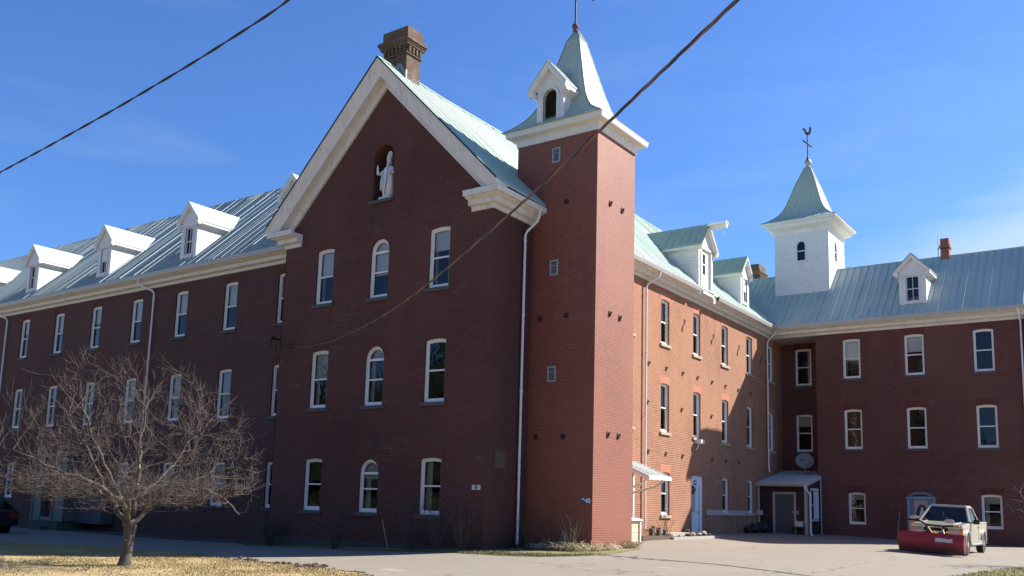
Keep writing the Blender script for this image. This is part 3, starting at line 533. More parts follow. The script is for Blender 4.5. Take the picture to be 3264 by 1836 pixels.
# --- cornices: (out, dz) profile swept along the eaves
PROF = [(0, -.56), (.06, -.56), (.06, -.43), (.23, -.41), (.25, -.38), (.25, -.26), (.40, -.22), (.42, -.19), (.52, -.19), (.55, -.03), (.53, 0.0), (.45, 0.0), (.40, -.1), (0, -.1)]
def cornice(name, a, b, za, zb, outv, ma=0, mbv=0, mat='cream_trim', parent=B, prof=PROF):
    """a,b 2d wall points; outv outward; ma/mbv mitre sign along a->b"""
    a = Vector((*a, 0)); b = Vector((*b, 0)); t = (b - a).normalized(); o = Vector((*outv, 0)); m = MB()
    m.loft([[(a + o * u + t * (-u * ma) + Vector((0, 0, za + z))) for u, z in prof], [(b + o * u + t * (u * mbv) + Vector((0, 0, zb + z))) for u, z in prof]])
    return m.build(name, mat, parent)
cornice('cornice', (-46, 1.5), (-9.735, 1.5), 11.2, 11.2, (0, -1))
cornice('cornice', (0, 0), (0, 2.2), 11.13, 11.10, (1, 0), ma=1, mat='rake_trim')
cornice('cornice', (-.85, 0), (0, 0), 11.13, 11.13, (0, -1), mbv=1, mat='rake_trim')
cornice('cornice', (-9.733, 1.5), (-9.733, 0), 11.13, 11.13, (-1, 0), mbv=1, mat='rake_trim')
cornice('cornice', (-9.733, 0), (-8.88, 0), 11.13, 11.13, (0, -1), ma=1, mat='rake_trim')
cornice('cornice', (0, 4.75), (0, 14.75), 11.08, eave_z(14.75) , (1, 0), mat='cream_trim')
cornice('cornice', (0, 16.65), (0, 24.785), eave_z(16.65), 10.95, (1, 0), mbv=-1, mat='cream_trim')
cornice('cornice', (0, 14.75), (0, 16.65), eave_z(14.75), eave_z(16.65), (1, 0), mat='cream_trim', prof=[q for q in PROF if q[0] < .41])
cornice('cornice', (0, 24.785), (12.0, 24.785), 10.95, 10.95, (0, -1), ma=-1)
# --- roofs
def gutter(a, b, za, zb, outv, ma=0, mbv=0):
    GPR = [(.44, -.175), (.53, -.185), (.57, -.06), (.575, .012), (.53, .012), (.50, -.05), (.44, -.06)]
    return cornice('gutter', a, b, za, zb, outv, ma, mbv, 'gutter_metal', B, GPR)
gutter((0, 4.75), (0, 14.75), 11.08, eave_z(14.75), (1, 0)); gutter((0, 16.65), (0, 24.785), eave_z(16.65), 10.95, (1, 0), mbv=-1); gutter((0, 24.785), (12.0, 24.785), 10.95, 10.95, (0, -1), ma=-1); gutter((-46, 1.5), (-10.3, 1.5), 11.2, 11.2, (0, -1))
def ribs(mb, pairs, nrm, w=.03, h=.035, mi=0):
    rr_ = random.Random(len(pairs)); h0 = h
    for p, q in pairs:
        h = h0 * rr_.choice((.7, .85, 1.0, 1.0, 1.15)); p = Vector(p); q = Vector(q); nn = Vector(nrm).normalized(); s = (q - p).normalized().cross(nn) * w * .5
        mb.add([p - s, p + s, q + s, q - s, p - s * .7 + nn * h, p + s * .7 + nn * h, q + s * .7 + nn * h, q - s * .7 + nn * h], [(4, 5, 6, 7), (0, 1, 5, 4), (1, 2, 6, 5), (2, 3, 7, 6), (3, 0, 4, 7)], mi)
EO = .50
ys = [-.6, 1, 3, 8, 14.75, 16.65, 21, 24, 30, 45, 60]
m = MB()
for s in (1, -1):
    ex = GX + s * 5.37
    for a, b in zip(ys, ys[1:]):
        m.add([(ex, a, eave_z(a)), (ex, b, eave_z(b)), (GX, b, ridge_z(b)), (GX, a, ridge_z(a)), (ex, a, eave_z(a) - .06), (ex, b, eave_z(b) - .06), (GX, b, ridge_z(b) - .06), (GX, a, ridge_z(a) - .06)], [(0, 1, 2, 3), (7, 6, 5, 4), (0, 4, 5, 1)] + ([(3, 7, 4, 0)] if a == ys[0] else []))
ribs(m, [((GX + 5.37, y, eave_z(y)), (GX, y, ridge_z(y))) for y in np.arange(-.2, 30, .48)], (.72, 0, .7), .022, .022)
m.tube([(GX, y, ridge_z(y) + .01) for y in ys], .05, 6)
m.build('roof', 'roof_main', B, label='steep pale green metal roof over the gable wing')
LR = (6.37, 16.43); lk = (LR[1] - 11.2) / (LR[0] - .98)
def lz(y): return 11.2 + lk * (y - .98)
m = MB(); vx = lambda z: GX - (16.6 - z) / 1.012 + .05
m.add([(-46.4, .98, 11.2), (-10.1, .98, 11.2), (vx(LR[1]), LR[0], LR[1]), (-46.4, LR[0], LR[1]), (-46.4, .98, 11.14), (-10.1, .98, 11.14), (vx(LR[1]), LR[0], LR[1] - .06), (-46.4, LR[0], LR[1] - .06)], [(0, 1, 2, 3), (7, 6, 5, 4), (0, 4, 5, 1)])
m.add([(-46.4, LR[0], LR[1]), (-5.3, LR[0], LR[1]), (-9.6, 11.8, 11.2), (-46.4, 11.8, 11.2)], [(0, 1, 2, 3)])
m.add([(-46, 1.4, 11), (-46, 6.37, 16.3), (-46, 11.3, 11)], [(0, 1, 2)])
pr = []; rl = random.Random(12)
for x in np.arange(-46, -5.3, .29):
    z0 = 11.2 if x < -10.1 else 16.6 - (GX - x + .05) * 1.012
    if z0 < LR[1] - .2: y0 = .98 + (z0 - 11.2) / lk; pr.append(((x, y0, z0), (x, LR[0], LR[1])))
ribs(m, pr, (0, -lk, 1), .032, .062)
m.tube([(-46.4, LR[0], LR[1]), (-5.2, LR[0], LR[1])], .06, 6); m.build('roof', 'roof_left', B, label='ribbed grey green metal roof of the left wing')
RR = (27.9, 14.57); rk = (RR[1] - 10.95) / (RR[0] - 24.25)
m = MB(); rz_ = lambda y: 10.95 + rk * (y - 24.25)
m.add([(.52, 24.25, 10.95), (12.2, 24.25, 10.95), (12.2, RR[0], RR[1]), (-3.2, RR[0], RR[1]), (.52, 24.25, 10.89), (12.2, 24.25, 10.89), (12.2, RR[0], RR[1] - .06), (-3.2, RR[0], RR[1] - .06)], [(0, 1, 2, 3), (7, 6, 5, 4), (0, 4, 5, 1)])
m.add([(-3.2, RR[0], RR[1]), (12.2, RR[0], RR[1]), (12.2, 31.55, 10.95), (.52, 31.55, 10.95)], [(0, 1, 2, 3)])
pr = []
for x in np.arange(-2.8, 12.2, .36):
    y0 = 24.25 if x > .55 else 24.25 + (.55 - x) * .98
    a = rl.uniform(0, .15); pr.append(((x, y0, rz_(y0)), (x, RR[0], RR[1])))
ribs(m, pr, (0, -rk, 1), .026, .04); m.tube([(-3.2, RR[0], RR[1]), (12.2, RR[0], RR[1])], .05, 6)
m.build('roof', 'roof_right', B, label='blue green metal roof of the right wing')
# --- gable rake boards
dk = MB(); m = MB(); RP = [(-.62, .05), (-.62, -.06), (-.56, -.16), (-.44, -.50), (-.43, -.60), (-.10, -.58), (-.09, -.90), (.01, -.90), (.01, -.08), (-.3, -.05)]
for s in (1, -1):
    ap = [(GX, y, 16.69 + z) for y, z in RP]; kk = (16.69 - 11.24) / 5.40; en = []
    for y, z in RP:
        dx = min(5.40, (16.69 + z - 11.09) / kk); en.append((GX + s * dx, y, 16.69 + z - kk * dx))
    m.loft([ap, en]); dk.tube([(GX, -.625, 16.74), (GX + s * 5.40, -.625, 11.29)], .028, 5)
m.build('rake_board', 'rake_trim', B, label='wide peeling white rake boards of the front gable'); dk.build('drip_edge', 'iron_dark', B)
# flashing drips over the returns
# --- chimneys
def chimney(x0, x1, y0, y1, zb, zt, mat, corbel=True, label=None):
    m = MB(); m.box(x0, x1, y0, y1, zb, zt - .55)
    c = MB()
    if corbel:
        for i, (o, a, b) in enumerate(((.05, -1.02, -.95), (.11, -.70, -.62), (.14, -.62, -.55), (.18, -.55, -.43), (.10, -.43, -.38), (.05, -.38, 0.0))): c.box(x0 - o, x1 + o, y0 - o, y1 + o, zt + a, zt + b)
        nx = max(4, int((x1 - x0) / .17)); ny = max(4, int((y1 - y0) / .17))
        for i in range(nx): u = x0 + (x1 - x0) * (i + .5) / nx; c.box(u - .045, u + .045, y0 - .085, y1 + .085, zt - .95, zt - .70)
        for i in range(ny): u = y0 + (y1 - y0) * (i + .5) / ny; c.box(x0 - .085, x1 + .085, u - .045, u + .045, zt - .95, zt - .70)
    else:
        c.box(x0 - .05, x1 + .05, y0 - .05, y1 + .05, zt - .5, zt - .36); c.box(x0, x1, y0, y1, zt - .36, zt)
    o = m.build('chimney', mat, B, label=label); c.build('chimney_cap', mat, o); return o
ch = chimney(-5.62, -4.5, .48, 1.22, 15.4, 18.28, 'brick_chimney', label='weathered corbelled chimney on the front gable')
fl = MB(); fl.prism([(-5.0, .47, 16.75), (-4.49, .47, 16.22), (-4.49, .47, 16.5), (-4.72, .47, 16.9), (-4.95, .47, 16.95)], (0, -.015, 0)); fl.box(-4.5, -4.485, .45, .53, 16.2, 16.62); fl.build('flashing', 'lead_grey', ch)
chimney(-4.96, -4.36, 35.0, 36.2, 15.5, 17.5, 'brick_chimney', label='corbelled chimney far back beside the white belfry')
chimney(8.02, 8.42, 27.7, 28.2, 14.0, 15.5, 'brick_small_chimney', False, label='small plain red chimney on the right wing ridge')
for (p, h) in (((7.88, 27.9, 14.55), 1.25), ((-5.05, .8, 18.2), .55), ((-17.5, 6.37, 16.4), .5), ((-31.1, 6.37, 16.4), .6), ((GX, 20.2, 16.25), .75)):
    m = MB(); m.tube([p, (p[0], p[1], p[2] + h)], [.018, .008], 5)
    if h > 1: m.ball((p[0], p[1], p[2] + .47), .045, 8)
    m.build('lightning_rod', 'lead_grey', B)
# --- dormers
def dormer(loc, rz, hw, zt, zp, rw, zr, ov, k, op, roofmat, style='old', facemat='clapboard_white', label=None, door=False, beam=False, sidemat='clapboard_white', boarded=False):
    m = MB(); P = YP(0.0); yb = lambda z: z / k + .12
    holes = [arch_pts(*op)] if op else []
    zin = zt + (zp - zr) * (hw / rw) * .92
    zw = zp - (zp - zr) * hw / rw - .05; m.poly([(-hw, -.05), (hw, -.05), (hw, zw), (0, zp - .05), (-hw, zw)], holes, P, 0)
    for s in (-1, 1): m.add([(s * hw, 0, -.1), (s * hw, 0, zt), (s * hw, yb(zt), zt)], [(0, 1, 2)], 1)
    for h in holes:
        n = len(h); m.add([P(u, z, 0) for u, z in h] + [P(u, z, .12) for u, z in h], [(i, (i + 1) % n, (i + 1) % n + n, i + n) for i in range(n)], 0)
        us = [q[0] for q in h]; zs = [q[1] for q in h]; q = [(min(us) - .05, min(zs) - .05), (max(us) + .05, min(zs) - .05), (max(us) + .05, max(zs) + .05), (min(us) - .05, max(zs) + .05)]
        m.add([P(u, z, .12) for u, z in q] + [P(u, z, .45) for u, z in q], [(0, 1, 5, 4), (1, 2, 6, 5), (2, 3, 7, 6), (3, 0, 4, 7), (4, 5, 6, 7)], 2)
    d = m.build('dormer', [facemat, sidemat, 'dark_inside'], B, loc=loc, rz=rz, label=label)
    r = MB()
    for s in (-1, 1):
        r.add([(0, -ov, zp), (s * rw, -ov, zr), (s * rw, yb(zr), zr), (0, yb(zp), zp), (0, -ov, zp - .06), (s * rw, -ov, zr - .06), (s * rw, yb(zr), zr - .06), (0, yb(zp), zp - .06)], [(0, 1, 2, 3), (7, 6, 5, 4), (0, 4, 5, 1), (1, 5, 6, 2)])
        L_ = yb(zp); n_ = int((L_ + ov) / .33)
        ribs(r, [((s * rw, y, zr), (0, y, zp)) for y in np.arange(-ov + .02, yb(zr), .36)], (s * (zp - zr), 0, rw), .02, .016)
    r.build('dormer_roof', roofmat, d)
    t = MB(); sl_ = (zp - zr) / rw
    for s in (-1, 1):
        PR = [(-ov + .005, -.055), (-ov + .005, -.15), (-ov + .05, -.24), (-.0, -.24), (-.0, -.055)]
        t.loft([[(0, y, zp + z) for y, z in PR], [(s * rw * .985, y, zr + .015 * sl_ + z) for y, z in PR]])
        # side eave board
        t.prism([(s * (rw - .02), -ov + .02, zr - .06), (s * (rw - .02), -ov + .02, zr - .17), (s * (hw + .005), -ov + .02, zt - .22), (s * (hw + .005), -ov + .02, zt - .04 if zt > zr else zr - .06)], (0, yb(zr - .2) + ov - .05, 0))
    t.build('dormer_trim', 'white_paint', d)
    if op and not door and op[4] < .1:
        u0, u1, z0, z1, ri = op; w = MB(); A = arch_pts(*op); Bq = arch_pts(u0 + .05, u1 - .05, z0 + .05, z1 - .05, 0 if ri < .01 else ri * .9)
        if len(A) == len(Bq): ring(w, A, Bq, .03, .1)
        ring(w, arch_pts(u0 - .07, u1 + .07, z0 - .09, z1 + .07, 0), arch_pts(u0, u1, z0, z1, 0), -.03, .02)
        zm = (z0 + z1) / 2; w.box(u0 + .03, u1 - .03, .05, .11, zm - .02, zm + .02); w.box((u0 + u1) / 2 - .012, (u0 + u1) / 2 + .012, .06, .1, z0 + .03, z1 - .03)
        if boarded: w.box(u0 + .04, u1 - .04, .02, .06, zm - .05, z1 - .04)
        w.box(u0 - .1, u1 + .1, -.06, .05, z0 - .13, z0 - .085)
        w.build('window_frame', 'old_window_wood', d)
        g = MB(); g.add([(u, .09, z) for u, z in arch_pts(u0, u1, z0, z1, 0)], [(0, 1, 2, 3)]); g.build('pane', 'glass', d)
    return d
for i, x in enumerate((-11.35, -18.2, -25.02, -31.88, -38.74)):
    dormer((x, 1.52, lz(1.52)), 0, .585, 1.62, 2.62, .80, 1.72, .17, lk, (-.27, .27, .20, 1.45, 0), 'dormer_roof_pale', label='white gabled dormer on the left wing roof', boarded=(i == 2), sidemat='clapboard_white')
# loading dormer with hoist beam and the smaller one beyond it
zb1 = 10.97
d1 = dormer((.30, 15.73, zb1), R(90), .78, 2.12, 3.28, 1.0, 2.12, .22, 1.012, (-.55, .55, .12, 2.08, 0), 'dormer_roof_green', label='white loading dormer with tall door and hoist beam at the eaves', door=True, sidemat='shingle_white', facemat='shingle_white')
w = MB(); ring(w, arch_pts(-.62, .62, .05, 2.15, 0), arch_pts(-.52, .52, .14, 2.05, 0), -.035, .1); w.box(-.52, .52, .06, .10, .14, .9); w.box(-.52, -.22, .06, .1, .9, 2.05); w.box(.08, .52, .06, .1, .9, 2.05); w.box(-.22, .08, .06, .1, 1.85, 2.05); w.box(-.22, .08, .055, .09, 1.34, 1.39); w.build('loading_door', 'white_paint', d1)
g = MB(); g.add([(-.22, .085, .9), (.08, .085, .9), (.08, .085, 1.85), (-.22, .085, 1.85)], [(0, 1, 2, 3)]); g.build('pane', 'glass', d1)
w = MB(); w.prism([(-.09, -1.02, 3.20), (.09, -1.02, 3.20), (.09, -1.02, 2.98), (-.09, -1.02, 2.98)], (0, 1.0, 0)); w.prism([(-.2, -1.05, 3.14), (0, -1.05, 3.30), (.2, -1.05, 3.14), (.2, -1.05, 3.11), (0, -1.05, 3.25), (-.2, -1.05, 3.11)], (0, .9, 0)); w.tube([(0, -.85, 2.98), (0, -.85, 2.84), (.05, -.85, 2.78), (0, -.85, 2.73), (-.05, -.85, 2.77)], .015, 5); w.build('hoist_beam', 'white_paint', d1)
w = MB(); w.box(.50, .68, -.16, .05, -.35, .12); w.box(-.72, .45, -.2, .02, -.12, .06); w.build('threshold', 'white_paint', d1)
dormer((-.08, 21.47, eave_z(21.5) + .98 * .58), R(90), .55, 1.62, 2.62, .76, 1.66, .18, 1.0, (-.26, .26, .22, 1.42, 0), 'dormer_roof_green', label='smaller white dormer beyond the loading dormer', boarded=True, sidemat='shingle_white', facemat='shingle_white')
dormer((7.18, 24.9, rz_(24.9)), 0, .625, 1.58, 2.55, .86, 1.66, .2, rk, (-.31, .31, .14, 1.42, 0), 'dormer_roof_green', label='white dormer with four pane window on the right wing roof', sidemat='clapboard_white', facemat='shingle_white')
# ------------------------------------------------------------------ stair tower with spire
TX0, TX1, TY0, TY1 = -.69, 2.464, 2.204, 4.755; TZ = 13.45
m = MB()
m.poly([(TX0, -1.5), (TX1, -1.5), (TX1, TZ), (TX0, TZ)], [], YP(TY0)); m.poly([(TY0, -1.5), (TY1, -1.5), (TY1, TZ), (TY0, TZ)], [], XP(TX1))
m.poly([(TX0, -1.5), (TX1, -1.5), (TX1, TZ), (TX0, TZ)], [], YP(TY1)); m.poly([(TY0, 9), (TY1, 9), (TY1, TZ), (TY0, TZ)], [], XN(TX0))
tw = m.build('stair_tower', 'brick_tower', B, label='square brick stair tower with smooth lighter mortar')
MB().box(TX0 + .7, TX1 + .025, TY0 - .025, TY1 + .02, -1.5, .13).build('foundation', 'parging', tw)
def tower_top(parent, x0, x1, y0, y1, zf, ov, zw, bands, rings_, seams, mat, cx, cy, trim='white_paint'):
    m = MB()
    def loop(o, z): return [(x0 - o, y0 - o, z), (x1 + o, y0 - o, z), (x1 + o, y1 + o, z), (x0 - o, y1 + o, z)]
    m.loft([loop(o, z) for o, z in bands], cap=False); m.build('cornice', trim, parent)
    s = MB(); lo = [[(cx + a * hx, cy + b * hy, z) for a, b in ((-1, -1), (1, -1), (1, 1), (-1, 1))] for z, hx, hy in rings_]
    s.loft(lo, cap=True)
    for side in range(4):
        a, b = side, (side + 1) % 4
        for i in range(seams + 1):
            t = i / seams; pts = [Vector(l[a]).lerp(Vector(l[b]), t) for l in lo]
            s.tube(pts, [.013] * len(pts) if 0 < i < seams else [.022] * len(pts), 4, cap=False)
    return s.build('spire', mat, parent)
tower_top(tw, TX0, TX1, TY0, TY1, 13.43, .35, 0, [(.0, 13.43), (.045, 13.43), (.045, 13.62), (.10, 13.66), (.30, 13.72), (.32, 13.76), (.34, 13.86), (.36, 13.90), (.0, 13.93)],
    [(13.905, 1.95, 1.65), (14.02, 1.76, 1.50), (14.16, 1.56, 1.36), (14.36, 1.32, 1.19), (14.65, 1.10, 1.02), (15.0, .92, .88), (15.5, .76, .74), (16.2, .57, .56), (16.81, .41, .41), (17.32, .28, .28), (17.40, .275, .275), (17.86, .05, .05)], 6, 'spire_copper', .84, 3.42)
fc = MB(); fx, fy = .80, 3.36
fc.lathe([(.06, 17.8), (.10, 17.86), (.06, 17.92)], (fx, fy, 0), 8, 1); fc.ball((fx, fy, 18.03), .125, 10, 1)
fc.tube([(fx, fy, 18.1), (fx, fy, 19.75)], [.034, .028], 6)
du = Vector((.80, .60, 0)) * .62
for s in (-1, 1):
    p = Vector((fx, fy, 19.14)) + du * s; fc.tube([(fx, fy, 19.14), p], .03, 6)
    for q in (p, p + Vector((0, 0, .06)), p - Vector((0, 0, .06)), p + du * s * .1): fc.ball(q, .05, 6)
for q in ((0, 0, 19.75), (.05, .04, 19.7), (-.05, -.04, 19.7)): fc.ball((fx + q[0], fy + q[1], q[2]), .05, 6)
fc.build('finial_cross', ['iron_dark', 'iron_rust'], tw, label='iron cross finial on a round boss')
# belfry dormer on the tower spire
op = (-.27, .27, .02, 1.22, .26); dm = MB(); hw = .53; Pd = lambda u, z, d=0.0: (.745 + u, 1.96 + d, 13.93 + z)
hole = arch_pts(*op); dm.poly([(-hw, 0), (hw, 0), (hw, 1.47), (0, 2.11), (-hw, 1.47)], [hole], Pd)
for s in (-1, 1): dm.add([Pd(s * hw, 0), Pd(s * hw, 1.12), Pd(s * hw, 1.12, 1.0), Pd(s * hw, 0, .75)], [(0, 1, 2, 3)])
n = len(hole); dm.add([Pd(u, z) for u, z in hole] + [Pd(u, z, .14) for u, z in hole], [(i, (i + 1) % n, (i + 1) % n + n, i + n) for i in range(n)])
dm.add([Pd(u, z, .16) for u, z in ((-.3, 0), (.3, 0), (.3, 1.26), (-.3, 1.26))], [(0, 1, 2, 3)], 1)
for i in range(10): z = .08 + i * .115; dm.add([Pd(-.27, z, .05), Pd(.27, z, .05), Pd(.27, z + .05, .13), Pd(-.27, z + .05, .13)], [(0, 1, 2, 3)], 1)
td = dm.build('belfry_dormer', ['white_paint', 'iron_dark'], tw, label='white belfry dormer with arched dark louvre')
r = MB()
for s in (-1, 1):
    r.add([Pd(0, 2.16, -.26), Pd(s * .76, 1.24, -.26), Pd(s * .76, 1.24, 1.2), Pd(0, 2.16, 1.4), Pd(0, 2.11, -.26), Pd(s * .76, 1.19, -.26), Pd(s * .76, 1.19, 1.2), Pd(0, 2.11, 1.4)], [(0, 1, 2, 3), (7, 6, 5, 4), (0, 4, 5, 1), (1, 5, 6, 2)])
    ribs(r, [(Pd(s * .76, 1.24, y), Pd(0, 2.16, y)) for y in np.arange(-.2, 1.1, .3)], (s * .92, 0, .76), .02, .016)
r.build('dormer_roof', 'spire_copper', tw)
t = MB()
for s in (-1, 1):
    PR = [(-.255, -.055), (-.255, -.17), (-.18, -.27), (0, -.27), (0, -.055)]
    t.loft([[Pd(0, 2.16 + z, y) for y, z in PR], [Pd(s * .75, 1.255 + z, y) for y, z in PR]])
    t.prism([Pd(s * .74, 1.20, -.24), Pd(s * .74, 1.06, -.24), Pd(s * .54, .92, -.24), Pd(s * .54, 1.12, -.24)], (0, 1.3, 0))
ring(t, [(.745 + u, 13.93 + z) for u, z in arch_pts(-.35, .35, .0, 1.30, .33)], [(.745 + u, 13.93 + z) for u, z in arch_pts(*op)], 1.92, 1.99); t.build('dormer_trim', 'white_paint', tw)
for z0, z1 in ((12.62, 13.13), (8.76, 9.28), (5.25, 5.76)):
    v = MB(); ring(v, arch_pts(.73, 1.04, z0, z1, 0), arch_pts(.775, .995, z0 + .05, z1 - .05, 0), TY0 - .03, TY0 + .0); v.add([(.77, TY0 - .008, z0 + .04), (1.0, TY0 - .008, z0 + .04), (1.0, TY0 - .008, z1 - .04), (.77, TY0 - .008, z1 - .04)], [(0, 1, 2, 3)], 1)
    v.box(.775, .995, TY0 - .02, TY0 - .006, (z0 + z1) / 2 + .06, (z0 + z1) / 2 + .075); v.build('wall_vent', ['vent_frame', 'vent_mesh'], tw)
pm2 = MB(); pm2.lathe([(.001, -.03), (.09, -.03), (.09, -.0), (.001, 0)], (0, 0, 0), 12, ax='y'); pm2.ball((0, -.05, 0), .03, 6); pm2 = pm2.mesh('anchor_plate', 'iron_dark')
for x, z in ((.34, 11.17), (1.31, 11.19), (.36, 7.36), (1.39, 7.37), (.33, 3.48), (1.36, 3.48)): ob('anchor_plate', pm2, tw, (x, TY0, z))
pw = MB(); pw.lathe([(.10, 0), (.10, .02), (.04, .04), (.04, .09), (.001, .09)], (0, 0, 0), 10, ax='x'); pw.box(0, .05, -.02, .02, -.12, .05); pw = pw.mesh('anchor_plate', 'iron_rust')
for y, z in ((3.08, 11.21), (3.89, 11.20), (3.13, 7.53), (3.80, 7.51), (3.11, 3.63), (3.78, 3.63)): ob('anchor_plate', pw, tw, (TX1, y, z))
# ------------------------------------------------------------------ white belfry on the right wing
CX0, CX1, CY0, CY1 = -.23, 2.73, 26.40, 29.36; m = MB()
wf = arch_pts(1.03, 1.46, 14.95, 16.02, .2); ws = arch_pts(27.45, 27.92, 14.98, 16.1, .2)
m.poly([(CX0, 12.6), (CX1, 12.6), (CX1, 16.75), (CX0, 16.75)], [wf], YP(CY0)); m.poly([(CY0, 12.6), (CY1, 12.6), (CY1, 16.75), (CY0, 16.75)], [ws], XP(CX1))
m.poly([(CX0, 12.6), (CX1, 12.6), (CX1, 16.75), (CX0, 16.75)], [], YP(CY1)); m.poly([(CY0, 12.6), (CY1, 12.6), (CY1, 16.75), (CY0, 16.75)], [], XN(CX0))
for h, P in ((wf, YP(CY0)), (ws, XP(CX1))):
    n = len(h); m.add([P(u, z, 0) for u, z in h] + [P(u, z, .14) for u, z in h], [(i, (i + 1) % n, (i + 1) % n + n, i + n) for i in range(n)])
    us = [q[0] for q in h]; q = [(min(us) - .05, 14.9), (max(us) + .05, 14.9), (max(us) + .05, 16.2), (min(us) - .05, 16.2)]; m.add([P(u, z, .6) for u, z in q] + [P(u, z, .14) for u, z in q], [(0, 1, 2, 3), (0, 1, 5, 4), (1, 2, 6, 5), (2, 3, 7, 6), (3, 0, 4, 7)], 1)
bf = m.build('belfry', ['shingle_white', 'dark_inside'], B, label='square white shingled belfry on the right wing roof')
w = MB(); ring(w, arch_pts(.97, 1.52, 14.90, 16.08, .23), wf, CY0 - .03, CY0 + .06); w.box(1.03, 1.46, CY0 + .03, CY0 + .08, 15.46, 15.52); w.box(.93, 1.56, CY0 - .06, CY0 + .02, 14.82, 14.90); w.build('window_frame', 'old_window_wood', bf)
w = MB(); A = arch_pts(27.39, 27.98, 14.92, 16.16, .23); nA = len(A)
w.add([(CX1 + .03, u, z) for u, z in A] + [(CX1 + .03, u, z) for u, z in ws], [(i, (i + 1) % nA, (i + 1) % nA + nA, i + nA) for i in range(nA)]); w.box(CX1 - .08, CX1 - .03, 27.45, 27.92, 15.5, 15.55); w.build('window_frame', 'old_window_wood', bf)
g = MB(); g.add([(u, CY0 + .07, z) for u, z in wf], [tuple(range(len(wf)))]); g.build('pane', 'glass', bf); g = MB(); g.add([(CX1 - .07, u, z) for u, z in ws], [tuple(range(len(ws)))]); g.build('pane', 'glass', bf)
tower_top(bf, CX0, CX1, CY0, CY1, 16.6, .6, 0, [(0, 16.46), (.04, 16.46), (.04, 16.68), (.08, 16.72), (.28, 16.82), (.36, 16.87), (.38, 16.99), (.50, 17.06), (.55, 17.10), (.55, 17.16), (0, 17.2)],
    [(17.165, 2.05, 2.05), (17.30, 1.80, 1.80), (17.48, 1.55, 1.55), (17.72, 1.31, 1.31), (18.0, 1.13, 1.13), (18.35, .97, .97), (18.9, .79, .79), (19.6, .57, .57), (20.3, .31, .31), (20.64, .18, .18), (20.72, .15, .15)], 7, 'spire_copper', 1.25, 27.88)
v = MB(); vx_, vy_ = 1.25, 27.88
v.lathe([(.15, 20.66), (.17, 20.76), (.09, 20.84), (.12, 20.9)], (vx_, vy_, 0), 10, 1); v.ball((vx_, vy_, 21.06), .19, 12, 1); v.lathe([(.10, 21.22), (.03, 21.42)], (vx_, vy_, 0), 8)
v.tube([(vx_, vy_, 21.3), (vx_, vy_, 22.75)], .028, 6)
for i in range(9): v.ball((vx_, vy_, 21.55 + i * .11), .04, 6)
v.tube([(vx_ - .05, vy_ - .56, 22.18), (vx_ + .05, vy_ + .56, 22.18)], .05, 5)
rp = [(-.30, .30), (-.25, .40), (-.16, .42), (-.09, .36), (-.06, .22), (.02, .17), (.09, .20), (.12, .34), (.10, .44), (.14, .50), (.20, .47), (.24, .41), (.22, .30), (.20, .12), (.12, .02), (.03, 0), (-.10, .05), (-.15, .16), (-.17, .28), (-.22, .33)]
rdir = Vector((.86, .5, 0)); v.prism([Vector((vx_, vy_, 22.70)) + rdir * a + Vector((0, 0, b)) for a, b in rp], (-.015, .026, 0), 2)
v.build('weather_vane', ['iron_dark', 'zinc_ball', 'iron_rust'], bf, label='rusty rooster weather vane above a cross and ball')
# ------------------------------------------------------------------ downpipes
def pipe(pts, r=.042, mat='pipe_white', clips=(), label=None):
    m = MB(); P = [Vector(p) for p in pts]; m.tube(P, r, 8)
    for c in clips: m.tube([(c[0], c[1], c[2] - .025), (c[0], c[1], c[2] + .025)], r * 1.35, 8)
    return m.build('downpipe', mat, B, label=label)
pipe([(.50, 1.85, 11.0), (.50, 1.85, 10.72), (.44, 1.82, 10.55), (.16, 1.66, 10.22), (.11, 1.62, 10.08), (.11, 1.62, .52), (.16, 1.55, .3), (.26, 1.40, .12)], clips=[(.11, 1.62, z) for z in (9.9, 7.4, 4.9, 2.3, .9)])
pipe([(.48, 10.75, 11.0), (.48, 10.75, 10.78), (.44, 10.70, 10.62), (.16, 10.33, 10.32), (.11, 10.27, 10.18), (.11, 10.27, .45)], clips=[(.11, 10.27, z) for z in (9.9, 7.5, 5.0, 2.0)])
pipe([(.50, 24.32, 10.9), (.50, 24.30, 10.72), (.44, 24.27, 10.55), (.15, 24.1, 10.2), (.11, 24.06, 10.05), (.11, 24.06, 3.5), (.16, 24.06, 3.3)], clips=[(.11, 24.06, z) for z in (9.8, 6.6)])
pipe([(11.72, 24.27, 10.9), (11.72, 24.27, 10.75), (11.76, 24.5, 10.45), (11.78, 24.68, 10.25), (11.78, 24.68, .25)], clips=[(11.78, 24.68, z) for z in (9.6, 5.0)])
for x in (-20.32, -33.85): pipe([(x - .75, 1.0, 11.1), (x - .75, 1.0, 10.85), (x - .6, 1.06, 10.72), (x - .08, 1.34, 10.48), (x, 1.39, 10.35), (x, 1.39, -.2)], clips=[(x, 1.39, z) for z in (10.1, 6.5, 3.5)])
pl = MB(); pl.prism([(.06, 10.2, .52), (.20, 10.2, .52), (.20, 10.2, .48), (.06, 10.2, .48)], (.55, .75, -.30)); pl.build('splash_board', 'timber_white', B)
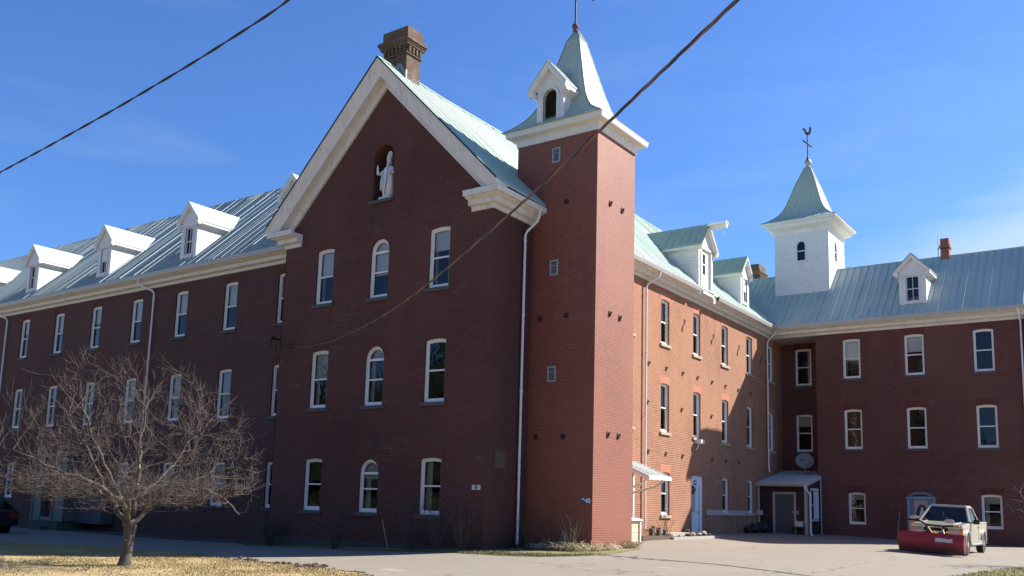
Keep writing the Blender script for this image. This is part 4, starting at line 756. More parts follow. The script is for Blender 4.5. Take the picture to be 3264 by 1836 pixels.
# ------------------------------------------------------------------ porch in the corner of the courtyard
pm_ = MB()
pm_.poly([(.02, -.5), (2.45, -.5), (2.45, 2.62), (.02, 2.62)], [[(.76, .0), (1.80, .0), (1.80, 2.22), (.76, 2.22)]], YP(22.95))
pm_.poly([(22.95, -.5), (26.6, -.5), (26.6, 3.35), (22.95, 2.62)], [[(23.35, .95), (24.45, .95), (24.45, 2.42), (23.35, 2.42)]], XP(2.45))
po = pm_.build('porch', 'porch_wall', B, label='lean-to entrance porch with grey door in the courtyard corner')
r = MB(); r.prism([(-.02, 22.55, 2.74), (-.02, 26.6, 3.50), (-.02, 26.6, 3.44), (-.02, 22.55, 2.68)], (2.56, 0, 0)); ribs(r, [((x, 22.55, 2.74), (x, 26.6, 3.5)) for x in np.arange(.2, 2.5, .3)], (0, -.19, 1), .03, .02); r.build('porch_roof', 'canopy_metal', po)
t = MB(); t.box(-.12, 2.5, 22.50, 22.56, 2.56, 2.72); t.box(-.12, 2.5, 22.44, 22.50, 2.64, 2.735); t.prism([(2.50, 22.5, 2.69), (2.50, 24.78, 3.12), (2.50, 24.78, 2.98), (2.50, 22.5, 2.55)], (.05, 0, 0)); t.box(.04, .12, 22.62, 22.70, .5, 2.6); t.box(2.36, 2.47, 22.66, 22.90, .05, 2.62)
t.tube([(2.53, 24.74, .2), (2.53, 24.74, 3.1)], .035, 6); t.build('porch_trim', 'beige_trim', po)
pp = MB(); pp.tube([(2.44, 22.47, 2.62), (2.46, 22.5, 2.45), (2.60, 22.72, 2.2), (2.62, 22.75, 2.1), (2.62, 22.75, .35), (2.68, 22.65, .24), (2.78, 22.5, .22)], .05, 8); pp.build('downpipe', 'pipe_white', po)
d = MB(); d.box(.80, 1.76, 22.97, 23.01, .1, 2.18); d.build('porch_door', 'door_grey', po); d = MB(); ring(d, arch_pts(.70, 1.86, .1, 2.28, 0), arch_pts(.80, 1.76, .08, 2.18, 0), 22.90, 23.0); d.ball((1.70, 22.93, 1.30), .05, 8); d.box(1.9, 1.98, 22.92, 22.95, 1.2, 1.38); d.build('door_frame', 'beige_trim', po)
w = MB(); w.box(2.46, 2.50, 23.30, 24.50, .90, .96); w.box(2.46, 2.50, 23.30, 24.50, 2.40, 2.50); w.box(2.44, 2.49, 23.30, 23.36, .95, 2.42); w.box(2.44, 2.49, 24.44, 24.50, .95, 2.42); w.box(2.42, 2.47, 23.88, 23.92, .95, 2.42); w.box(2.42, 2.47, 23.35, 23.9, 1.66, 1.70)
w.box(2.40, 2.44, 23.94, 24.43, 1.0, 2.38, 0); w.build('porch_window', 'window_white', po); g = MB(); g.add([(2.43, 23.35, .95), (2.43, 23.92, .95), (2.43, 23.92, 2.42), (2.43, 23.35, 2.42)], [(0, 1, 2, 3)]); g.build('pane', 'glass', po)
g = MB(); g.add([(2.3, 23.3, .9), (2.3, 24.5, .9), (2.3, 24.5, 2.5), (2.3, 23.3, 2.5)], [(0, 1, 2, 3)]); g.build('pane_backing', 'dark_inside', po)
# ------------------------------------------------------------------ awning behind the tower
a = MB(); a.prism([(0.02, 7.8, 3.10), (1.52, 7.8, 2.50), (1.52, 7.8, 2.46), (.02, 7.8, 3.06)], (0, 1.82, 0)); ribs(a, [((1.52, y, 2.5), (.02, y, 3.1)) for y in np.arange(7.9, 9.6, .2)], (.37, 0, .93), .05, .02)
aw = a.build('awning', 'canopy_metal', B, label='small sloping metal awning on wooden brackets behind the tower')
a = MB(); a.box(1.50, 1.55, 7.78, 9.64, 2.36, 2.475); a.prism([(.02, 7.79, 3.05), (1.5, 7.79, 2.46), (1.5, 7.79, 2.34), (.02, 7.79, 2.92)], (0, .05, 0)); a.prism([(.02, 9.58, 3.05), (1.5, 9.58, 2.46), (1.5, 9.58, 2.34), (.02, 9.58, 2.92)], (0, .05, 0)); a.build('awning_fascia', 'timber_white', aw)
for y in (7.95, 9.35): a = MB(); a.tube([(1.38, y, 2.38), (1.05, y, 2.14), (.55, y, 2.02), (.06, y, 1.9)], .045, 5); a.box(.0, .09, y - .05, y + .05, .9, 2.95); a.build('awning_bracket', 'timber_white', aw)
# ------------------------------------------------------------------ entrance vestibule of the left wing
m = MB(); m.box(-27.2, -26.35, .35, 1.5, -.05, 2.9); m.box(-25.35, -24.35, .35, 1.5, -.05, 2.9); m.box(-26.35, -25.35, .5, 1.5, 2.45, 2.9)
vs_ = m.build('vestibule', 'siding_grey', B, label='grey sided entrance vestibule with dark red door'); t = MB()
for x in (-27.2, -26.42, -25.40, -24.42): t.box(x, x + .1, .31, .36, -.05, 2.9)
t.box(-26.35, -25.35, .33, .45, -.05, .12); t.box(-27.4, -24.2, .2, 1.5, 2.9, 3.05); t.box(-24.36, -24.30, .4, 1.5, -.05, 2.9); t.build('vestibule_trim', 'siding_grey', vs_)
MB().box(-26.35, -25.35, .60, .66, .1, 2.45).build('door', 'door_red', vs_); m = MB(); m.box(-27.1, -24.4, .15, 1.5, -.7, -.06); m.box(-26.4, -25.3, -.15, .2, -.7, -.28); m.build('step', 'foundation_stone', vs_)
m = MB(); m.box(-24.3, -22.15, .9, 1.45, -.1, 1.55); m.box(-22.2, -22.12, .86, .92, -.1, 1.6); m.build('wall_panel', 'sill_dark', B)
# ------------------------------------------------------------------ signs
def text(name, body, size, mat, parent, loc, rot, off=.004):
    c = bpy.data.curves.new(name, 'FONT'); c.body = body; c.size = size; c.align_x = 'CENTER'; c.align_y = 'CENTER'; c.extrude = .003; c.offset = off
    t_ = bpy.data.objects.new(name, c); COL.objects.link(t_); dg = bpy.context.evaluated_depsgraph_get(); me = bpy.data.meshes.new_from_object(t_.evaluated_get(dg)); bpy.data.objects.remove(t_); me.materials.clear(); me.materials.append(MAT[mat])
    return ob(name, me, parent, loc, rot=rot)
s = thing('house_number_sign', 'small dark blue plate reading 940 on the tower corner', 'sign', (2.255, TY0, 1.50)); MB().box(-.165, .165, -.015, 0, -.09, .09).build('plate', 'sign_blue', s); text('numerals', '940', .205, 'sign_white', s, (.0, -.019, -.003), (R(90), 0, 0), .006)
s = thing('letter_sign', 'small pale plate with a black letter B on the gable wall', 'sign', (-.32, 0, 1.81)); MB().box(-.16, .16, -.015, 0, -.075, .075).build('plate', 'sign_cream', s); text('letter', 'B', .16, 'letter_black', s, (.0, -.019, 0), (R(90), 0, 0), .004)
s = thing('door_number_plaque', 'little blue and white plaque above the white courtyard door', 'sign', (-.06, 15.31, 2.47)); MB().box(0, .012, -.14, .14, -.10, .10).build('plate', 'sign_blue', s)
q = MB(); q.add([(.014, u, z) for u, z in ((-.10, -.05), (-.02, -.06), (.02, .0), (.11, -.04), (.11, .03), (.03, .06), (-.03, .03), (-.1, .05))], [tuple(range(8))]); q.build('emblem', 'sign_white', s)
w = MB(); w.lathe([(.0, 0), (.0, 0)], (0, 0, 0), 3) if False else None
rw_ = random.Random(9)
for i in range(60): a = rw_.uniform(0, 6.28); b = a + rw_.uniform(.2, .5); rr = rw_.uniform(.10, .17); w.tube([(rw_.uniform(-.02, .06), rr * math.cos(a), rr * math.sin(a)), (rw_.uniform(.0, .07), rr * 1.1 * math.cos(b), rr * 1.1 * math.sin(b))], .018, 4)
w.build('wreath', 'wreath_green', None, loc=(-.06, 15.06, 2.16), label='small round green wreath hanging on the white door', cat='wreath')
# ------------------------------------------------------------------ statue in the niche
st = thing('bishop_statue', 'white stone bishop statue with mitre and crosier in the gable niche', 'statue', (-4.80, .20, 11.685))
m = MB()
def ell(rx, ry, z, cx=0, cy=0, n=20, wob=0.0, ph=0): return [(cx + rx * math.cos(2 * math.pi * k / n) * (1 + wob * math.cos(7 * 2 * math.pi * k / n + ph)), cy + ry * math.sin(2 * math.pi * k / n) * (1 + wob * math.cos(7 * 2 * math.pi * k / n + ph)), z) for k in range(n)]
m.box(-.26, .22, -.20, .18, 0, .12)
m.loft([ell(.20, .17, .12, wob=.10), ell(.21, .17, .3, wob=.10), ell(.215, .17, .36, wob=.08), ell(.25, .19, .38, wob=.07), ell(.23, .18, .6, wob=.07, ph=.4), ell(.21, .17, .8, wob=.05, ph=.6), ell(.22, .17, 1.0, wob=.03), ell(.235, .165, 1.12), ell(.20, .14, 1.20), ell(.11, .10, 1.26), ell(.065, .07, 1.29), ell(.06, .068, 1.32)])
m.loft([ell(.05, .06, 1.30, cy=-.02), ell(.078, .09, 1.34, cy=-.02), ell(.085, .10, 1.41, cy=-.02), ell(.082, .095, 1.47, cy=-.015), ell(.06, .07, 1.52)])
m.box(-.012, .012, -.135, -.10, 1.37, 1.42); m.loft([ell(.06, .04, 1.26, cy=-.09, n=8), ell(.07, .05, 1.33, cy=-.07, n=8)])
# raised blessing arm with sleeve and fingers
m.loft([ell(.08, .09, 1.12, -.20, -.03, 10), ell(.085, .09, 1.0, -.27, -.07, 10), ell(.075, .08, .98, -.34, -.10, 10), ell(.055, .06, 1.06, -.385, -.12, 10), ell(.035, .04, 1.15, -.40, -.13, 10), ell(.04, .03, 1.22, -.405, -.135, 10), ell(.035, .025, 1.26, -.405, -.135, 10)])
for dx, h in ((-.028, .05), (-.008, .11), (.012, .11), (.030, .045)): m.tube([(-.405 + dx, -.135, 1.25), (-.405 + dx, -.14, 1.25 + h)], [.011, .008], 6)
m.tube([(-.375, -.135, 1.2), (-.35, -.15, 1.26)], [.011, .008], 6)
# other arm holding the staff
m.loft([ell(.085, .09, 1.12, .20, -.02, 10), ell(.09, .10, .98, .235, -.06, 10), ell(.08, .08, .92, .20, -.14, 10), ell(.05, .05, .96, .14, -.19, 10)]); m.ball((.125, -.205, .965), .045, 8)
for i in range(4): m.tube([(.10, -.24, .93 + i * .024), (.13, -.255, .935 + i * .024), (.15, -.235, .935 + i * .024)], .011, 5)
# cape folds
for x0, x1 in ((.20, .25), (-.12, -.14), (.04, .06), (-.19, -.21)): m.tube([(x0, -.13, 1.05), ((x0 + x1) / 2, -.17, .7), (x1, -.17, .38)], [.02, .028, .02], 6)
m.v = [(x * 1.12 + .01, y, z) for x, y, z in m.v]; m.build('figure', 'statue_stone', st, smooth=True)
mi = MB(); mi.loft([ell(.085, .10, 1.46, cy=-.015, n=14), ell(.105, .11, 1.55, n=14), ell(.11, .10, 1.62, n=14), ell(.10, .06, 1.66, n=14)])
for y in (-.05, .05): mi.prism([(-.105, y, 1.58), (.105, y, 1.58), (.085, y, 1.67), (.04, y, 1.72), (0, y, 1.65 if y > 0 else 1.66), (-.04, y, 1.72), (-.085, y, 1.67)], (0, .03, 0))
mi.build('mitre', 'statue_stone', st)
cz = MB(); cz.tube([(.02, -.22, .16), (.125, -.225, 1.0), (.17, -.20, 1.36)], .014, 6, 1); cz.tube([(.16, -.20, 1.32), (.185, -.20, 1.52)], .02, 6)
cz.tube([(.185 + .02 + .075 * math.cos(a), -.20, 1.62 + .075 * math.sin(a)) for a in np.linspace(math.pi * 1.35, -math.pi * .9, 18)], [.026] * 18, 6); cz.ball((.205, -.2, 1.62), .03, 6); cz.build('crosier', ['statue_stone', 'statue_staff'], st)
# ------------------------------------------------------------------ satellite dish on the porch roof
dz = thing('satellite_dish', 'round grey satellite dish standing on the porch roof', 'satellite dish', (1.66, 25.0, 3.2)); m = MB(); ax = Vector((.35, -.86, .36)).normalized(); e1 = ax.cross(Vector((0, 0, 1))).normalized(); e2 = e1.cross(ax); c0 = Vector((0, 0, .72))
rings_ = [[c0 + ax * (.22 * (r_ / .46) ** 2 - .15) + (e1 * math.cos(t) + e2 * math.sin(t) * .93) * r_ for t in np.linspace(0, 2 * math.pi, 24, endpoint=False)] for r_ in (.46, .36, .26, .15, .02)]
m.loft([[p - ax * .02 for p in r] for r in rings_[::-1]] + rings_); m.build('reflector', 'dish_grey', dz, smooth=True)
m = MB(); m.tube([(0, .1, -.05), (0, .06, .4), c0 - ax * .18], .03, 6); tip = c0 + ax * .42 + e2 * -.30; m.tube([c0 - ax * .1 - e2 * .4, tip], .014, 5); m.ball(tip, .045, 8); m.build('mount_arm', 'lead_grey', dz)
m = MB(); cc = [c0 + ax * (-.13 + .22 * ((x * x + z * z) / .46 ** 2)) - ax * -.012 + e1 * x + e2 * z for x, z in ((.26, .12), (.2, .16), (.02, .09), (-.02, .04), (.08, .07))]; m.add(cc, [(0, 1, 2, 3, 4)]); m.build('printed_mark', 'picture_frame', dz)
# ------------------------------------------------------------------ bare trees and shrubs
def rvec(r, s=1.0): return Vector((r.gauss(0, 1), r.gauss(0, 1), r.gauss(0, 1))).normalized() * s
def curve_pts(p, d, L_, n, r, wob, lift=0.0):
    pts = [Vector(p)]; d = Vector(d).normalized()
    for i in range(n): d = (d + rvec(r, wob) + Vector((0, 0, lift))).normalized(); pts.append(pts[-1] + d * (L_ / n))
    return pts
class Twigs:
    def __init__(s): s.mb = MB()
    def spray(s, p, d, L_, rad, r, depth, wob=.16, lift=.02, dens=1.0):
        n = 6 if depth >= 2 else (4 if depth == 1 else 2)
        pts = curve_pts(p, d, L_, n, r, wob, lift); s.mb.tube(pts, [max(.0022, rad * (1 - .8 * i / n)) for i in range(n + 1)], 5 if depth >= 2 else 3, cap=False)
        if depth == 0: return
        k = int((L_ * (6.0 if depth == 1 else 5.2) + 2) * dens)
        for i in range(k):
            t = r.uniform(.18, 1.0) * n; j = min(n - 1, int(t)); q = pts[j].lerp(pts[j + 1], t - j); dd = (pts[j + 1] - pts[j]).normalized()
            s.spray(q, dd * r.uniform(.5, 1.0) + rvec(r, .8) + Vector((0, 0, .18)), L_ * r.uniform(.22, .5) if depth > 1 else L_ * r.uniform(.15, .4), rad * .45, r, depth - 1, wob, lift, dens)
def apple_tree(name, base, R_, D_, scale, limbs, seed, label, rounds, dome, group=None):
    """trunk and limbs by hand; shoots grow from the nearest wood out to points spread through the dome"""
    r = random.Random(seed); rg = np.random.default_rng(seed); base = Vector(base); Wl = lambda a, h, d: (R_ * a + D_ * d + Vector((0, 0, h))) * scale
    t = thing(name, label, 'tree', base); tm = MB(); cm_ = MB()
    tr = [(-.02, -.15, 0), (0, 0, 0), (.015, .12, 0), (.03, .35, .02), (.05, .7, .0), (.06, .92, .0), (.07, 1.08, 0)]
    tm.tube([Wl(*p) for p in tr], [x * scale for x in (.20, .165, .135, .118, .115, .14, .09)], 12)
    for k_ in range(7):
        h = r.uniform(.5, 1.05); a = r.uniform(0, 6.28); tm.ball(Wl(.05 + .1 * math.cos(a), h, .1 * math.sin(a)), r.uniform(.03, .055) * scale, 6)
    skel = []; sdir = []
    for L_ in limbs:
        P = [Wl(*p) for p in L_[0]]; r0 = L_[1] * scale; Q = [P[0]]
        for a, b in zip(P, P[1:]):
            for i in (1, 2, 3, 4): Q.append(a.lerp(b, i / 4) + rvec(r, .035 * scale * (1 if i < 4 else .4)))
        m_ = len(Q); rad = [r0 * (1 - .85 * (i / (m_ - 1)) ** .6) + .004 * scale for i in range(m_)]; tm.tube(Q, rad, 7)
        for i in range(2, m_): skel.append(tuple(Q[i])); sdir.append(tuple((Q[i] - Q[i - 1]).normalized()))
        for k_ in range(3): i = r.randrange(1, m_ // 2); tm.ball(Q[i] + rvec(r, rad[i] * .8), rad[i] * r.uniform(.3, .5), 5)
    (ca, ch, cd), (ra, ru, rd_, rl) = dome
    for n_, rad0, lo, hi, lmax, nseg, sides in rounds:
        if lmax < .7:
            S_ = np.array(skel); Dd = np.array(sdir); newp = []; newd = []; i0 = len(limbs) * 6
            for k_ in rg.integers(i0, len(S_), n_):
                d0 = Vector(Dd[k_]); p = Vector(S_[k_])
                if p.z > (ch + ru * .92) * scale: continue
                d = (d0 * r.uniform(.3, .9) + rvec(r, .75) + Vector((0, 0, .3))).normalized(); L2 = lmax * scale * r.uniform(.35, 1.0)
                if d.z < 0 and p.z < ch * scale * .8: d.z *= .3
                pts = curve_pts(p, d, L2, nseg, r, .12, .05); cm_.tube(pts, [max(.0026 * scale, rad0 * scale * (1 - .7 * i / nseg)) for i in range(nseg + 1)], sides, cap=False)
                for i in range(1, nseg + 1): newp.append(tuple(pts[i])); newd.append(tuple((pts[i] - pts[i - 1]).normalized()))
            skel += newp; sdir += newd; continue
        S_ = np.array(skel); Dd = np.array(sdir); newp = []; newd = []
        dirs = rg.normal(size=(n_, 3)); dirs /= np.linalg.norm(dirs, axis=1)[:, None]; rr = rg.uniform(lo ** 2, hi ** 2, n_) ** .5 * rg.normal(1, .06, n_)
        for q, f_ in zip(dirs, rr):
            E_ = np.array(Wl(ca + q[0] * ra * f_, ch + q[2] * (ru if q[2] > 0 else rl) * f_, cd + q[1] * rd_ * f_)); v = E_ - S_; dist = np.linalg.norm(v, axis=1); cost = dist + np.where(v[:, 2] < -.05, .55, 0) - .25 * (v * Dd).sum(1) * (dist < 2)
            k_ = int(cost.argmin()); L2 = dist[k_]
            if L2 < .08 * scale: continue
            E_ = S_[k_] + v[k_] * min(1, lmax * scale / L2); p = Vector(S_[k_]); e = Vector(E_); c = p.lerp(e, .45) + Vector(Dd[k_]) * L2 * .12 + rvec(r, min(L2, lmax) * .05) + Vector((0, 0, -.05 * L2))
            pts = []
            for i in range(nseg + 1): u = i / nseg; pts.append(p * (1 - u) ** 2 + c * 2 * u * (1 - u) + e * u * u + (rvec(r, .012 * scale) if 0 < i < nseg else Vector()))
            cm_.tube(pts, [max(.0028 * scale, rad0 * scale * (1 - .75 * i / nseg)) for i in range(nseg + 1)], sides, cap=False)
            for i in range(1, nseg + 1): newp.append(tuple(pts[i])); newd.append(tuple((pts[i] - pts[i - 1]).normalized()))
        skel += newp; sdir += newd
    tm.build('trunk', 'bark_trunk', t, smooth=True); cm_.build('crown', 'bark_twig', t); return t
RH = Vector((.815, .58, 0)); DH = Vector((-.58, .815, 0))
tb = (-2.74, -9.9, gz(-2.74, -9.9))
limbs = [
    ([(.03, .9, 0), (-.25, 1.15, .1), (-.55, 1.5, .2), (-1.0, 1.75, .3), (-1.6, 1.9, .4), (-2.2, 2.2, .4)], .085),
    ([(-.55, 1.5, .2), (-.85, 2.1, .1), (-1.2, 2.8, .0), (-1.6, 3.5, -.2)], .05),
    ([(.05, .95, .0), (-.12, 1.5, -.2), (-.35, 2.1, -.4), (-.75, 2.9, -.6), (-1.0, 3.7, -.7)], .075),
    ([(.08, .95, 0), (.10, 1.5, .1), (.08, 2.2, .2), (.0, 3.0, .3), (.1, 3.8, .3)], .085),
    ([(.10, 1.5, .1), (.4, 1.95, .5), (.7, 2.5, .9), (.9, 3.2, 1.2)], .055),
    ([(.10, .95, 0), (.32, 1.3, .1), (.7, 1.62, .1), (1.2, 1.78, .0), (1.7, 1.78, -.1), (2.2, 1.6, -.2), (2.6, 1.25, -.2)], .075),
    ([(.7, 1.62, .1), (1.1, 2.15, -.1), (1.5, 2.75, -.3), (1.8, 3.3, -.4)], .05),
    ([(1.2, 1.78, 0), (1.7, 2.2, .4), (2.2, 2.35, .6), (2.7, 2.2, .6)], .045),
    ([(.05, .95, 0), (.2, 1.5, -.6), (.5, 2.0, -1.1), (.8, 2.6, -1.6)], .06),
    ([(-.12, 1.5, -.2), (-.6, 1.9, -.9), (-1.3, 2.2, -1.4), (-2.0, 2.5, -1.5)], .055),
    ([(.0, 1.0, 0), (-.3, 1.6, .6), (-.7, 2.1, 1.2), (-1.3, 2.7, 1.6)], .055)]
RND = [(210, .011, .4, .98, 2.0, 6, 5), (650, .0075, .4, 1.03, 1.1, 5, 4), (2500, .0044, .3, 1.07, .55, 3, 3), (5000, .0032, .25, 1.1, .28, 2, 3)]
apple_tree('apple_tree', tb, RH, DH, 1.0, limbs, 21, 'bare spreading apple tree with a short trunk on the yellowed lawn', RND, ((-.15, 2.0, 0), (3.05, 3.0, 2.7, .75)))
l2 = [([(.05, 1.0, 0), (-.4, 1.5, 0), (-.8, 2.0, .1), (-1.15, 2.55, .1)], .06), ([(.05, 1.0, 0), (-.5, 1.3, .2), (-.85, 1.7, .3), (-1.05, 1.95, .3)], .05), ([(.1, 1.1, 0), (.5, 1.9, 0), (.9, 2.7, 0)], .07), ([(.1, 1.1, 0), (.1, 1.9, .3), (.3, 3.0, .5)], .07)]
apple_tree('apple_tree', (14.15, 7.95, gz(14.15, 7.95)), RH, DH, .8, l2, 8, 'bare tree tips reaching in at the right edge of the yard', [(60, .012, .5, 1.0, 1.2, 5, 4), (200, .007, .5, 1.05, .7, 3, 3), (500, .005, .4, 1.08, .4, 2, 3)], ((.1, 2.2, 0), (1.75, 1.6, 1.4, .9)))
def shrub(x, y, h, n, spread, seed, label, mat='shrub_twig', name='bare_shrub', group=None, dens=.8, lean=(0, 0)):
    r = random.Random(seed); t = Twigs()
    for i in range(n):
        a = r.uniform(0, 6.28); d = Vector((math.cos(a) * spread + lean[0], math.sin(a) * spread * .6 + lean[1], 1)) ; t.spray((r.uniform(-.12, .12), r.uniform(-.08, .08), -.05), d, h * r.uniform(.55, 1.05), .012, r, 1, .12, .02, dens)
    return t.mb.build(name, mat, None, loc=(x, y, gz(x, y)), label=label, cat='shrub', group=group)
G_ = 'bare shrubs along the shaded gable'
shrub(-5.5, -.75, 1.45, 26, .35, 1, 'dark bare shrub under the arched ground floor window', group=G_)
shrub(-9.1, -.45, 1.15, 40, .45, 2, 'dense low dark shrub at the left corner of the gable', group=G_, dens=1.4)
shrub(-2.4, -.6, 1.55, 26, .45, 3, 'bare shrub whose twigs cross the foot of the right ground floor gable window', group=G_)
shrub(-1.3, -.6, 1.75, 20, .28, 4, 'tall thin bare stems between the gable window and the letter sign', group=G_)
shrub(-.3, -.55, 1.5, 18, .35, 5, 'bare stems at the right corner of the gable below the letter sign', group=G_)
shrub(.75, 1.3, 1.15, 16, .4, 6, 'bare twigs around the foot of the downpipe by the tower', group=G_)
shrub(1.45, 1.7, .85, 9, .7, 7, 'pale dead stems leaning left at the tower foot', mat='straw_stalk', name='dead_plant', dens=.25, lean=(-.35, 0))
shrub(2.15, 1.55, 1.05, 12, .7, 8, 'tangle of dry straw stems nearest the tower corner', mat='straw_stalk', name='dead_plant', dens=.3, lean=(-.2, -.1))
def straw(name, boxes, n, seed, label, cat):
    r = random.Random(seed); m = MB()
    for i in range(n):
        x0, x1, y0, y1, h = r.choice(boxes); x = r.uniform(x0, x1); y = r.uniform(y0, y1); a = r.uniform(0, 6.28); L_ = r.uniform(.12, .38); el = r.uniform(0, .6)
        p = Vector((x, y, gz(x, y) + r.uniform(0, h))); d = Vector((math.cos(a) * math.cos(el), math.sin(a) * math.cos(el), math.sin(el)))
        m.tube([p, p + d * L_ * .5 + Vector((0, 0, .03)), p + d * L_], [.007, .007, .003], 3, cap=False)
    return m.build(name, 'straw_stalk', None, label=label, cat=cat, kind='stuff')
straw('dry_leaf_litter', [(.9, 2.5, 1.35, 2.05, .16), (1.6, 2.8, 1.2, 1.9, .2), (2.5, 2.85, 1.8, 3.2, .10), (2.5, 2.8, 4.0, 4.75, .14)], 800, 4, 'mat of dry stalks and leaves around the tower corner', 'leaf litter')
sk = MB(); sk.tube([(0, 0, -.05), (-.45, .12, .95)], .012, 5); sk.build('leaning_stick', 'straw_stalk', None, loc=(-3.1, -.75, gz(-3.1, -.75)), label='thin pale stick leaning in front of the gable wall', cat='stick')
# ------------------------------------------------------------------ lawn blades and clods
def blades(name, n, seed, sampler, hmin, hmax, mat, label):
    r = np.random.default_rng(seed); x, y = sampler(r, n); z = gz(x, y); k = len(x); a = r.uniform(0, 2 * np.pi, k); h = r.uniform(hmin, hmax, k); w = r.uniform(.006, .012, k) * 1.2; lean = r.uniform(.2, 1.3, k) * h; b = r.uniform(0, 2 * np.pi, k)
    v = np.empty((k, 3, 3)); v[:, 0] = np.stack([x - np.cos(a) * w, y - np.sin(a) * w, z - .01], 1); v[:, 1] = np.stack([x + np.cos(a) * w, y + np.sin(a) * w, z - .01], 1); v[:, 2] = np.stack([x + np.cos(b) * lean, y + np.sin(b) * lean, z + h], 1)
    me = bpy.data.meshes.new(name); me.from_pydata(v.reshape(-1, 3).tolist(), [], [(3 * i, 3 * i + 1, 3 * i + 2) for i in range(k)]); me.materials.append(MAT[mat])
    return ob(name, me, None, label=label, cat='grass', kind='stuff')
def lawn_s(r, n):
    x = r.uniform(-16, 5, n * 3); y = lawn_edge(x) - r.gamma(1.6, 1.7, n * 3); c = np.stack([x, y], 1); dep = (x - 16.726) * -.5766 + (y + 22.08) * .8037; lat = (x - 16.726) * .8146 + (y + 22.08) * .5793
    ok = (np.abs(lat) < dep * .6 + .5) & (dep > 6); clump = np.sin(x * 2.3 + np.sin(y * 1.7)) + np.sin(y * 3.1 + x) + r.normal(0, .9, n * 3); ok &= clump > -.8; i = np.where(ok)[0][:n]; return x[i], y[i]
blades('dead_grass', 60000, 3, lawn_s, .012, .045, 'blade_straw', 'yellow winter grass covering the front lawn')
def verge_s(r, n):
    x = r.uniform(-3, 3.6, n); y = np.interp(x, [-3, -1, 1.8, 2.9, 3.6], [-.95, -1.1, -1.4, -1.2, 0]) + np.abs(r.normal(0, .55, n)); ok = y < np.where(x < .0, -.05, 2.0); return x[ok], y[ok]
blades('verge_grass', 9000, 4, verge_s, .025, .08, 'grass_thin', 'thin grass strip between driveway and tower')
def corner_s(r, n):
    x = r.uniform(12.6, 16, n); y = r.uniform(0, 8, n); ok = x > np.interp(y, [0, 2.5, 4.2, 6.2, 8], [12.5, 12.75, 12.95, 13.25, 13.9]); return x[ok], y[ok]
blades('corner_grass', 7000, 5, corner_s, .03, .09, 'grass_thin', 'grass patch at the right hand edge of the courtyard')
cl = MB(); r = random.Random(6)
for i in range(70):
    x = r.choice([r.gauss(-2.6, .35), r.gauss(-.6, .9), r.gauss(.4, .5)]); y = float(lawn_edge(x)) + r.gauss(.04, .12); q = r.uniform(.02, .075)
    cl.ball((x, y, gz(x, y) + q * .25), q, 6, 0, r.uniform(.5, .9))
cl.build('mud_clods', 'soil', None, label='dark mud clods scraped up along the lawn edge', cat='mud', kind='stuff')
# ------------------------------------------------------------------ flower bed in front of the courtyard wall
fb = thing('flower_bed', 'narrow flower bed edged with concrete kerb and dark timber by the white door', 'flower bed', (.8, 12, .2))
off = lambda mb_, name, mat: mb_.build(name, mat, fb, loc=(-.8, -12, -.2))
m = MB(); m.prism([(1.52, 9.6, .0), (1.66, 9.6, .0), (1.66, 9.6, .27), (1.52, 9.6, .27)], (-.10, 4.7, 0)); off(m, 'kerb', 'concrete')
m = MB(); m.box(.05, 1.5, 9.4, 14.2, -.1, .235); off(m, 'soil', 'soil')
m = MB(); m.prism([(1.35, 7.4, .12), (1.5, 7.4, .12), (1.5, 7.4, .34), (1.35, 7.4, .34)], (.02, 2.35, -.02)); off(m, 'timber_edging', 'timber_dark'); m = MB(); m.box(.6, .75, 12.9, 14.2, .2, .33); off(m, 'timber_end_piece', 'timber_dark')
m = MB(); m.box(.10, .55, 10.7, 13.4, .2, .36); off(m, 'pale_slab', 'rock_white')
r = random.Random(3)
for i, (x, y, s_) in enumerate(((1.25, 10.05, .13), (1.35, 10.8, .08), (1.2, 11.3, .09), (1.25, 11.9, .10), (1.1, 12.5, .13), (1.2, 12.9, .12), (1.15, 13.3, .15), (1.05, 13.7, .16), (1.2, 14.0, .10))):
    m = MB(); rg = []
    for j in range(6):
        a = math.pi * (j + .5) / 6; rg.append([(x + s_ * math.sin(a) * math.cos(t) * r.uniform(.8, 1.2), y + s_ * 1.25 * math.sin(a) * math.sin(t) * r.uniform(.8, 1.2), .24 + s_ * .5 - s_ * .8 * math.cos(a)) for t in np.linspace(0, 6.283, 9, endpoint=False)])
    m.loft(rg); m.build('edging_rock', 'rock_white' if i % 3 else 'timber_dark', None, label=['largest pale rock', 'small pale rock', 'dark lump', 'rounded pale rock'][i % 4] + ' edging the flower bed, ' + ('number %d from the timber end' % (i + 1) if False else ['beside the squared timber end', 'second along from the timber', 'third along from the timber', 'before the mossy clump', 'just left of the mossy clump', 'touching the mossy clump', 'right of the mossy clump', 'in front of the white door', 'at the door end'][i]), cat='rock', group='rocks edging the flower bed')
for i, (x, y, h, rr) in enumerate(((.55, 9.95, .34, .09), (.5, 10.2, .42, .07), (.6, 10.45, .3, .08), (.5, 10.7, .36, .09), (.62, 10.95, .28, .08), (.35, 13.65, .26, .09), (.32, 13.95, .3, .08))):
    m = MB(); m.lathe([(rr * 1.06, 0), (rr, .1), (rr * .97, h)], (0, 0, 0), 10, cap=False); m.lathe([(.001, h), (rr * .97, h + .001)], (0, 0, 0), 10, 1)
    m.build('log_stump', ['log_bark', 'log_end'], None, loc=(x, y, .22), label=('short bark covered log standing at the left end of the flower bed, ' + ['leftmost of five', 'tallest of five', 'middle of five', 'fourth of five', 'lowest of five'][i]) if i < 5 else 'short dark log standing beside the white door, ' + ['left one of two', 'right one of two'][i - 5], cat='log', group='upright logs in the flower bed')
m = MB(); r = random.Random(5)
